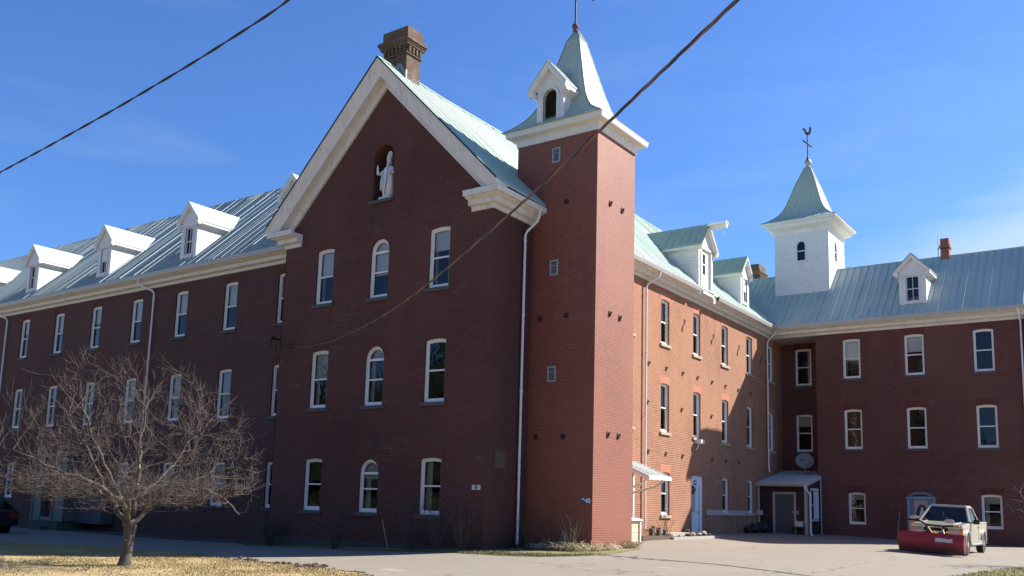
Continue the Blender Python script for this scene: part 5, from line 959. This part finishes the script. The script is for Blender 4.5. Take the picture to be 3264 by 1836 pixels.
for i in range(140): a = r.uniform(0, 6.28); m.tube([(r.uniform(-.1, .1), r.uniform(-.16, .16), 0), (r.uniform(-.16, .16), r.uniform(-.22, .22), r.uniform(.06, .2))], [.012, .004], 3)
m.build('evergreen_clump', 'moss_green', None, loc=(1.0, 13.05, .23), label='small green clump growing among the flower bed rocks', cat='plant')
for x, y, h, n_, sd, lb in ((.5, 11.35, 1.15, 9, 11, 'upright bare rose stems below the ground floor courtyard window'), (.45, 10.75, .75, 7, 12, 'thin bare stems beside the upright logs'), (.9, 14.25, .95, 6, 13, 'slim bare stems in front of the white door')):
    o_ = shrub(x, y, h, n_, .22, sd, lb, dens=.6, group='bare stems in the flower bed'); o_.location.z = .22
# picket edging
def picket(y0, y1, label, x=.22):
    t = thing('picket_edging', label, 'fence', (x, (y0 + y1) / 2, 1.08), group='short white picket strips along the courtyard wall'); m = MB(); yc = (y0 + y1) / 2
    for z in (.05, .16): m.box(-.008, .008, y0 - yc, y1 - yc, z, z + .014)
    n_ = int((y1 - y0) / .15)
    for i in range(n_ + 1):
        y = y0 - yc + i * (y1 - y0) / n_; m.prism([(.009, y - .019, 0), (.009, y + .019, 0), (.009, y + .019, .20), (.009, y, .25), (.009, y - .019, .20)], (.012, 0, 0))
    m.build('pickets', 'plastic_white', t); q = MB()
    for y in (y0 - yc + .2, y1 - yc - .2): q.tube([(0, y, .1), (0, y, -.85)], .012, 5)
    q.build('stakes', 'lead_grey', t)
picket(15.95, 17.0, 'white ring patterned edging strip next to the white door'); picket(17.05, 18.95, 'long white picket strip below the first shaded courtyard window'); picket(19.0, 20.1, 'white picket strip between the two shaded courtyard windows'); picket(20.15, 21.3, 'white picket strip ending below the second shaded courtyard window')
t = thing('picket_edging', 'short white picket piece on the left post of the porch', 'fence', (.08, 22.55, 1.12), group='short white picket strips along the courtyard wall'); m = MB()
for i in range(6): m.box(-.19 + i * .075, -.14 + i * .075, -.02, 0, 0, .24)
m.box(-.19, .24, 0, .015, .05, .08); m.box(-.19, .24, 0, .015, .15, .18); m.build('pickets', 'plastic_white', t)
# bin, box, bags
t = thing('wooden_bin', 'pale wooden storage bin with white lid half hidden behind the tower', 'storage bin', (1.35, 6.0, .1)); m = MB(); m.box(-.45, .45, -.75, .52, .0, .78)
for z in (.2, .39, .58): m.box(.445, .455, -.75, .52, z - .004, z + .004, 1)
m.build('box', ['timber_pale', 'timber_dark'], t); m = MB(); m.prism([(-.52, -.8, .97), (.54, -.8, .84), (.54, -.8, .79), (-.52, -.8, .92)], (0, 1.44, 0)); m.build('lid', 'timber_white', t); m = MB(); m.box(.40, .50, .52, .60, -.1, .80); m.build('corner_post', 'timber_white', t)
t = thing('porch_bench', 'low dark bench against the front of the porch', 'bench', (2.08, 22.72, .2)); m = MB(); m.box(-.42, .32, -.18, .18, .36, .42); m.build('seat', 'timber_dark', t)
for x in (-.38, .24): MB().box(x, x + .06, -.15, .15, 0, .36).build('leg', 'timber_dark', t)
t = thing('cardboard_box', 'open pale carton with folded flaps on the porch bench', 'box', (2.1, 22.72, .62)); m = MB(); m.prism([(-.17, -.12, 0), (.16, -.12, 0), (.18, -.12, .26), (.02, -.12, .24), (-.2, -.12, .28)], (0, .24, 0)); m.build('carton', 'plastic_white', t)
r = random.Random(7)
for i, (x, y, s_) in enumerate(((-.0 + .55, 21.9, .36), (.45, 21.1, .30), (.5, 22.4, .30), (.4, 20.3, .2))):
    m = MB(); rg = []
    for j in range(8):
        a = math.pi * (j + .4) / 8; rg.append([(s_ * math.sin(a) * math.cos(t_) * r.uniform(.85, 1.12), s_ * 1.15 * math.sin(a) * math.sin(t_) * r.uniform(.85, 1.12), s_ * .75 - s_ * .8 * math.cos(a)) for t_ in np.linspace(0, 6.283, 12, endpoint=False)])
    m.loft(rg); m.build('rubbish_bag', 'plastic_black', None, loc=(x, y, gz(x, y)), label=['largest black bag heaped left of the porch', 'black bag leaning on the courtyard wall left of the largest', 'black bag right beside the porch post', 'smallest black bag lying furthest from the porch'][i], cat='bag', group='black bags left of the porch')
m = MB(); m.tube([(0, 0, -.05), (.13, .12, 1.35)], .022, 6); m.build('leaning_pole', 'lead_grey', None, loc=(6.15, 24.55, gz(6.15, 24.5)), label='grey pole leaning on the wall beside the blue door', cat='pole')
# ------------------------------------------------------------------ overhead cables
def resample(pts, n):
    P = [Vector(p) for p in pts]; d = [0]
    for a, b in zip(P, P[1:]): d.append(d[-1] + (b - a).length)
    A = np.array(P); t = np.linspace(0, d[-1], n); X_ = np.stack([np.interp(t, d, A[:, i]) for i in range(3)], 1)
    for _ in range(min(30, int(n / 14))): X_[1:-1] = (X_[:-2] + X_[1:-1] * 2 + X_[2:]) / 4
    return [Vector(p) for p in X_], d[-1]
def twisted(name, pts, mats, rad, off_, pitch, label, n):
    P, Lt = resample(pts, n); t = thing(name, label, 'cable', P[-1])
    for k, mt__ in enumerate(mats):
        Q = []
        for i, p in enumerate(P):
            tg = (P[min(i + 1, n - 1)] - P[max(i - 1, 0)]).normalized(); x = tg.cross(Vector((0, 0, 1))).normalized(); y = x.cross(tg); a = 2 * math.pi * (Lt * i / (n - 1) / pitch + k / len(mats)); Q.append(p + (x * math.cos(a) + y * math.sin(a)) * off_ - P[-1])
        m = MB(); m.tube(Q, rad, 6); m.build('strand', mt__, t, smooth=True)
twisted('overhead_cable', [(30, -33, 8.5), (19.6, -21.6, 5.3), (15.9, -17.6, 4.9), (14.73, -16.61, 4.86), (14.52, -16.46, 4.87), (13.82, -15.97, 4.84), (12.96, -15.38, 4.79), (11.98, -14.69, 4.76), (11.28, -14.21, 4.72), (10.2, -13.47, 4.7), (9.09, -12.69, 4.7), (7.85, -11.84, 4.69), (6.2, -10.69, 4.74), (4.56, -9.55, 4.84), (2.59, -8.19, 5.01), (-.52, -6.03, 5.35), (-5.09, -2.87, 6.03), (-9.05, -.12, 6.84)], ['cable_rust', 'cable_blue', 'cable_black'], .0082, .008, .95, 'twisted service cable of rust and blue strands running to the gable corner', 520)
twisted('overhead_cable', [(-34, -9.0, 12.5), (-14, -12.6, 9.0), (-1.2, -15.1, 6.75), (1.14, -15.5, 6.34), (2.6, -15.87, 6.13), (4.35, -16.06, 6.1), (6.26, -16.17, 6.18), (8.09, -16.31, 6.26), (9.87, -16.5, 6.33), (10.9, -16.8, 6.42), (14, -17.6, 6.8), (34, -22.5, 8.6)], ['cable_black', 'cable_black'], .0078, .0075, 1.0, 'black twisted cable crossing the sky at upper left', 900)
m = MB(); m.tube([(-11.62, 1.5, 7.52), (-11.62, 1.15, 7.52), (-11.55, 1.05, 7.42)], .035, 6); m.ball((-11.62, 1.18, 7.56), .09, 8, 0, .6); m.tube([(-11.6, 1.1, 7.45), (-11.5, 1.0, 7.15), (-11.2, .9, 6.95), (-10.7, .6, 6.95), (-9.95, -.05, 6.98), (-9.1, -.12, 6.86)], .018, 6); m.tube([(-9.05, 0, 6.86), (-9.05, -.14, 6.86)], .05, 6); m.build('service_bracket', 'iron_dark', None, label='dark service mast head and wire loop at the corner beside the gable', cat='cable bracket')
# ------------------------------------------------------------------ pickup truck with snow plow
def side_profile():   # (y,z), nose at -y
    def arc(cy, r, a0, a1, n=9): return [(cy + r * math.cos(a), .40 + r * math.sin(a)) for a in np.linspace(a0, a1, n)]
    p = [(-2.42, .42), (-2.44, .62), (-2.42, 1.02), (-2.34, 1.09), (-1.0, 1.19), (.72, 1.20), (2.44, 1.20), (2.46, 1.1), (2.46, .55), (2.40, .5)]
    p += arc(1.66, .46, 0, math.pi)[0:] ; p += [(1.1, .40), (-1.1, .40)]; p += arc(-1.62, .47, 0, math.pi); return p
def build_truck():
    T = thing('pickup_truck', 'old cream pickup truck with a red snow plow parked by the blue door', 'truck', (10.42, 13.35, gz(10.4, 13.2) + .01), rot=(0, R(2.2), R(-1))); T.scale = (.88, .88, .88)
    S = side_profile(); m = MB(); W_ = .93
    def band(x0, x1, f0, f1): m.loft([[(x0, y, z) for y, z in f0], [(x1, y, z) for y, z in f1]], cap=False)
    shrink = [(y, z - (.035 if z > .9 else 0)) for y, z in S]
    tri = tessellate_polygon([[Vector((y, z, 0)) for y, z in S]])
    for s in (-1, 1):
        m.add([(s * W_, y, z) for y, z in shrink], [tuple(t) for t in tri]); 
    rings_ = [[(x, y, z + dz if z > .9 else z) for y, z in S] for x, dz in ((-.93, -.035), (-.88, 0), (.88, 0), (.93, -.035))]
    n = len(S)
    vs = [p for r_ in rings_ for p in r_]; fs = []
    for j in range(3):
        for i in range(n):
            y, z = S[i]; y2, z2 = S[(i + 1) % n]
            if z > 1.195 and z2 > 1.195 and j == 1 and min(y, y2) > .7: continue      # open bed
            fs.append((j * n + i, j * n + (i + 1) % n, (j + 1) * n + (i + 1) % n, (j + 1) * n + i))
    m.add(vs, fs); m.box(-.86, .86, .74, 2.4, .70, .74); m.box(-.88, .88, .70, .74, .7, 1.19)
    for s in (-1, 1):   # flared arches, raised bed rail, hood crease
        for cy in (-1.62, 1.66): m.tube([(s * .935, cy + .49 * math.cos(a), .40 + .49 * math.sin(a)) for a in np.linspace(-.1, math.pi + .1, 14)], .055, 6)
        m.tube([(s * .90, .75, 1.20), (s * .90, 2.42, 1.20)], .045, 6); m.tube([(s * .55, -2.3, 1.10), (s * .62, -1.02, 1.205)], .02, 5)
    m.build('body', 'truck_paint', T)
    # cab
    base = [(-.90, -1.02, 1.17), (.90, -1.02, 1.17), (.90, .70, 1.18), (-.90, .70, 1.18)]; top = [(-.66, -.30, 1.76), (.66, -.30, 1.76), (.70, .46, 1.77), (-.70, .46, 1.77)]
    c = MB(); rt_ = [[Vector(p) * 1 for p in top], [Vector(p) + Vector((0, 0, .05)) for p in top], [Vector((p[0] * .93, p[1] * .9 + .01, p[2] + .085)) for p in top]]
    rt_[0] = [Vector((p[0] * 1.02, p[1] * 1.03, p[2])) for p in top]; c.loft(rt_)
    for a, b in zip(base, top): c.tube([a, b], [.055, .045], 6)
    c.tube([(.90, -.25 + .08, 1.18), (.70, -.02 + .12, 1.77)], .03, 5) if False else None
    for s in (-1, 1): c.box(s * .90 - .03, s * .90 + .03, -.98, .7, 1.14, 1.20)
    c.build('cab', 'truck_paint', T)
    g = MB()
    for a, b in ((0, 1), (1, 2), (2, 3), (3, 0)):
        A, B_, C_, D_ = (Vector(base[a]), Vector(base[b]), Vector(top[b]), Vector(top[a])); g.add([A, B_, C_, D_], [(0, 1, 2, 3)])
    g.build('cab_glass', 'truck_glass', T)
    k = MB(); k.box(-.86, .86, -1.0, -.75, 1.0, 1.19); k.box(-.86, .86, .55, .68, .7, 1.45)
    k.box(-.86, .86, -.9, .66, .6, .72); k.build('dashboard', 'truck_dark', T)
    for s in (-1, 1):
        q = MB(); q.box(s * .42 - .25, s * .42 + .25, .22, .42, .8, 1.38); q.box(s * .42 - .12, s * .42 + .12, .26, .38, 1.36, 1.58); q.build('seat', 'seat_grey', T)
    q = MB(); q.tube([(.40 + .19 * math.cos(a), -.58 - .06 * math.sin(a), 1.22 + .17 * math.sin(a)) for a in np.linspace(0, 2 * math.pi, 20)], .02, 5); q.build('steering_wheel', 'truck_dark', T)
    for s in (-1, 1):   # doors: seam, handle
        q = MB(); q.add([(s * .938, -.92, .52), (s * .938, .62, .52), (s * .938, .62, 1.14), (s * .938, -.92, 1.14)], [(0, 1, 2, 3)])
        d = q.build('door', 'truck_paint', T); q = MB()
        for y in (-.94, .64): q.box(s * .94 - .006, s * .94 + .002, y - .008, y + .008, .5, 1.16)
        q.build('door_seam', 'truck_dark', d); MB().box(s * .955 - .015, s * .955 + .015, .44, .57, 1.0, 1.04).build('handle', 'truck_dark', d)
        q = MB(); q.prism([(s * .99, -.80, 1.16), (s * 1.20, -.82, 1.16), (s * 1.22, -.82, 1.34), (s * 1.0, -.80, 1.34)], (0, .10, 0)); q.tube([(s * .9, -.78, 1.2), (s * 1.02, -.78, 1.22)], .03, 5); q.build('mirror', 'truck_dark', T)
        q = MB(); q.box(s * .96 - .02, s * .96 + .02, -1.05, 1.1, .40, .52); q.tube([(s * .96, -1.0, .38), (s * .96, 1.05, .38)], .05, 6); q.build('running_board', 'truck_paint', T)
    wh = MB(); wh.lathe([(.30, -.11), (.36, -.125), (.385, -.10), (.385, .10), (.36, .125), (.30, .11)], (0, 0, 0), 26, ax='x'); wm = wh.mesh('wheel', 'tyre')
    rm = MB(); rm.lathe([(.30, -.08), (.29, .09), (.26, .10), (.24, .05), (.12, .06), (.11, .12), (.03, .13), (.001, .13)], (0, 0, 0), 22, ax='x')
    for i in range(8): a = i * math.pi / 4; rm.tube([(.07, .13 * math.cos(a), .13 * math.sin(a)), (.095, .25 * math.cos(a), .25 * math.sin(a))], .02, 4)
    rm = rm.mesh('rim', 'rim')
    for s in (-1, 1):
        for y in (-1.62, 1.66):
            o = ob('wheel', wm, T, (s * .84, y, .385)); ob('rim', rm, o, rz=0 if s > 0 else math.pi)
    # nose: grille, lamps, bumper
    q = MB(); q.box(-.84, .84, -2.455, -2.40, .66, .98); q.build('grille', 'truck_dark', T)
    q = MB()
    for z in (.66, .82, .99): q.box(-.88, .88, -2.475, -2.44, z - .018, z + .018)
    for x in (-.45, .45): q.box(x - .015, x + .015, -2.475, -2.44, .66, .98)
    q.box(-.95, .95, -2.56, -2.40, .44, .60); q.build('bumper', 'chrome', T); MB().box(-.12, .12, -2.48, -2.455, .74, .80).build('grille_emblem', 'chrome', T)
    for s in (-1, 1):
        for z in (.745, .90): MB().box(s * .65 - .17, s * .65 + .17, -2.48, -2.45, z - .06, z + .06).build('headlight', 'headlamp', T)
        MB().box(s * .875 - .05, s * .875 + .05, -2.47, -2.38, .68, .96).build('indicator', 'amber', T)
        MB().box(s * .90 - .03, s * .90 + .04, 2.42, 2.48, .75, 1.1).build('tail_light', 'tail_red', T)
    q = MB(); q.box(-.92, .92, 2.46, 2.60, .46, .60); q.build('rear_bumper', 'chrome', T)
    # plow
    P = MB(); pr = [(-.05 - .20 * math.sin(t * 2.4 + .2), .05 + .70 * t) for t in np.linspace(0, 1, 9)]; a = R(-8); ca, sa = math.cos(a), math.sin(a)
    def rot(x, y, z): return (x * ca - y * sa, -3.05 + x * sa + y * ca, z)
    P.loft([[rot(-1.18, y, z) for y, z in pr] + [rot(-1.18, y + .03, z) for y, z in pr[::-1]], [rot(1.18, y, z) for y, z in pr] + [rot(1.18, y + .03, z) for y, z in pr[::-1]]])
    P.tube([rot(-1.18, pr[-1][0] + .01, pr[-1][1]), rot(1.18, pr[-1][0] + .01, pr[-1][1])], .03, 6)
    for x in (-1.1, -.55, 0, .55, 1.1): P.box(*[0] * 0) if False else P.prism([rot(x, .0, .1), rot(x, .22, .1), rot(x, .12, .65), rot(x, -.05, .68)], (.02, 0, 0))
    pl_ = P.build('snow_plow', 'plow_red', T, label='wide curved red snow plow blade with a worn pale patch')
    q = MB(); nseg = 10; pts = []
    r = random.Random(4)
    up = [rot(.18 + i * .055, -.262 + r.uniform(-.002, .002), .60 + r.uniform(-.02, .02) - (.0 if i else .02)) for i in range(12)]; dn = [rot(.18 + i * .055, -.262, .46 + r.uniform(-.025, .025)) for i in range(12)]
    def surf(p):  # push onto the curved face
        x, z = p[0], p[2]; t = (z - .05) / .70; y = -.05 - .20 * math.sin(t * 2.4 + .2) - .006; return rot((x + 0) / ca, y, z)
    up = [surf((.18 + i * .055, 0, .60 + r.uniform(-.018, .018))) for i in range(12)]; dn = [surf((.18 + i * .055, 0, .47 + r.uniform(-.02, .02))) for i in range(12)]; md = [surf((.18 + i * .055, 0, .535)) for i in range(12)]
    q.add(up + md + dn, [(i, i + 1, i + 13, i + 12) for i in range(11)] + [(i + 12, i + 13, i + 25, i + 24) for i in range(11)]); q.build('worn_patch', 'sign_cream', pl_)
    q = MB(); q.box(-1.15, 1.15, -3.02, -2.98, .02, .12); q.tube([(-.35, -2.5, .35), (-.6, -2.98, .25)], .045, 5); q.tube([(.35, -2.5, .35), (.6, -2.98, .25)], .045, 5); q.tube([(0, -2.5, .4), (0, -3.0, .35)], .06, 6); q.build('plow_frame', 'truck_dark', pl_)
    q = MB(); q.tube([(-.30, -2.62, .4), (-.30, -2.64, 1.04)], .035, 5); q.tube([(.30, -2.62, .4), (.30, -2.64, 1.04)], .035, 5); q.tube([(-.25, -2.64, .98), (0.05, -2.86, .62)], .025, 5, 1); q.tube([(.22, -2.64, 1.02), (.42, -2.86, .62)], .03, 5, 1)
    q.tube([(-.98, -2.6, 1.20), (-.5, -2.62, 1.17), (-.30, -2.64, 1.06), (.25, -2.64, 1.02), (.55, -2.62, 1.06), (.78, -2.6, 1.08)], .032, 5, 0); q.build('light_bar', ['truck_dark', 'plow_yellow'], pl_)
    for x, z in ((-.75, 1.30), (.48, 1.24)):
        q = MB(); q.lathe([(.001, -.07), (.09, -.07), (.10, -.02), (.08, .05), (.001, .06)], (x, -2.6, z), 14, 0, 'y'); q.v = [(x + (vx - x) * 1.9, vy, z + (vz - z) * .72) for vx, vy, vz in q.v]; q.build('plow_light', 'truck_dark', pl_)
        q = MB(); q.lathe([(.001, 0), (.085, 0), (.08, -.012), (.001, -.015)], (x, -2.672, z), 14, 0, 'y'); q.v = [(x + (vx - x) * 1.9, vy, z + (vz - z) * .72) for vx, vy, vz in q.v]; q.build('plow_lamp', 'headlamp', pl_)
        MB().box(x + (.16 if x > 0 else -.14), x + (.36 if x > 0 else .06), -2.68, -2.60, z - .20, z - .13).build('plow_indicator', 'amber', pl_)
    for x in (-.45, .45): q = MB(); q.tube([(x, -1.1, 1.205), (x + .5, -1.06, 1.23)], .014, 4); q.build('wiper', 'truck_dark', T)
    return T
build_truck()
# ------------------------------------------------------------------ dark car at the left edge
def build_car():
    x0 = -24.5; T = thing('parked_car', 'dark car parked in the shade, its rear end at the left edge', 'car', (x0, -3.6, gz(x0, -3.6)), rot=(0, 0, R(6)))
    def arc(cx, r_, n=9): return [(cx - r_ * math.cos(a), .33 + r_ * math.sin(a)) for a in np.linspace(0, math.pi, n)]
    S = [(-2.1, .32)] + arc(-1.35, .36) + [(-.9, .28), (.9, .28)] + arc(1.3, .36) + [(2.05, .34), (2.12, .6), (2.08, .92), (1.95, 1.0), (-.9, .98), (-2.0, .78), (-2.12, .6)]
    m = MB(); rr = [[(x, y_, z) for x, z in S] for y_ in (-.86, -.80, .80, .86)]; rr[0] = [(x * .985, y, z - (.03 if z > .7 else 0)) for x, y, z in rr[0]]; rr[3] = [(x * .985, y, z - (.03 if z > .7 else 0)) for x, y, z in rr[3]]
    m.loft(rr, cap=False); tri = tessellate_polygon([[Vector((x, z, 0)) for x, z in S]])
    for r_ in (rr[0], rr[3]): m.add(r_, [tuple(t) for t in tri])
    m.build('body', 'car_paint', T)
    c = MB(); base = [(-.95, -.78, .98), (1.95, -.78, .99), (1.95, .78, .99), (-.95, .78, .98)]; top = [(-.2, -.58, 1.44), (1.35, -.58, 1.45), (1.35, .58, 1.45), (-.2, .58, 1.44)]; c.loft([top, [(x * .95, y * .9, z + .05) for x, y, z in top]])
    for a, b in zip(base, top): c.tube([a, b], .045, 5)
    for y in (-.70, .70): c.tube([(.6, y * 1.1, .98), (.6, y * .84, 1.45)], .04, 5)
    c.build('cabin', 'car_paint', T); g = MB()
    for a, b in ((0, 1), (1, 2), (2, 3), (3, 0)): g.add([base[a], base[b], top[b], top[a]], [(0, 1, 2, 3)])
    g.build('glass', 'truck_glass', T)
    wh = MB(); wh.lathe([(.22, -.09), (.30, -.10), (.32, -.08), (.32, .08), (.30, .10), (.22, .09)], (0, 0, 0), 20, ax='y'); wm = wh.mesh('wheel', 'tyre'); rm = MB(); rm.lathe([(.22, -.06), (.2, -.08), (.05, -.09), (.001, -.09)], (0, 0, 0), 16, ax='y'); rm = rm.mesh('rim', 'rim')
    for y in (-.78, .78):
        for x in (-1.35, 1.3): o = ob('wheel', wm, T, (x, y, .32)); ob('rim', rm, o, rz=0 if y < 0 else math.pi)
    for y in (-.62, .62): MB().box(2.06, 2.125, y - .16, y + .16, .66, .84).build('tail_light', 'tail_red', T); MB().box(-2.12, -2.04, y - .16, y + .16, .60, .72).build('headlight', 'headlamp', T)
    MB().box(2.05, 2.18, -.8, .8, .36, .54).build('rear_bumper', 'car_paint', T); MB().box(-2.18, -2.05, -.8, .8, .34, .52).build('front_bumper', 'car_paint', T)
    for y in (-.86, .86): q = MB(); q.box(-.75, -.6, y - .06, y + .06, .98, 1.08); q.build('mirror', 'car_paint', T)
build_car()

# ------------------------------------------------------------------ evergreen wood across the road, behind the viewer; it shades the low sky and shows in the panes
plain('needle_green', (0.035, 0.05, 0.028), 0.95, nscale=1.5, var=0.5)
wd = MB(); r = random.Random(31)
for i in range(110):
    x = r.uniform(-75, 85); y = -44 - r.uniform(0, 16) - abs(x) * .03; h = r.uniform(11, 19); b_ = h * r.uniform(.17, .24); z0 = gz(x, y); n = 11
    wd.tube([(x, y, z0 - .3), (x, y, z0 + 1.8)], [.22, .2], 6)
    for k in range(7):
        t_ = k / 7; R0 = b_ * (1 - t_) ** .8 + .2; zz = z0 + .7 + (h - .7) * t_; ring_ = [(x + R0 * r.uniform(.6, 1.15) * math.cos(2 * math.pi * q / n), y + R0 * r.uniform(.6, 1.15) * math.sin(2 * math.pi * q / n), zz + r.uniform(-.35, .2)) for q in range(n)]
        wd.add(ring_ + [(x, y, zz + h * .26)], [(q, (q + 1) % n, n) for q in range(n)])
wd.build('evergreen_wood', 'needle_green', None, label='dark evergreen wood across the road from the monastery', cat='wood', kind='stuff')
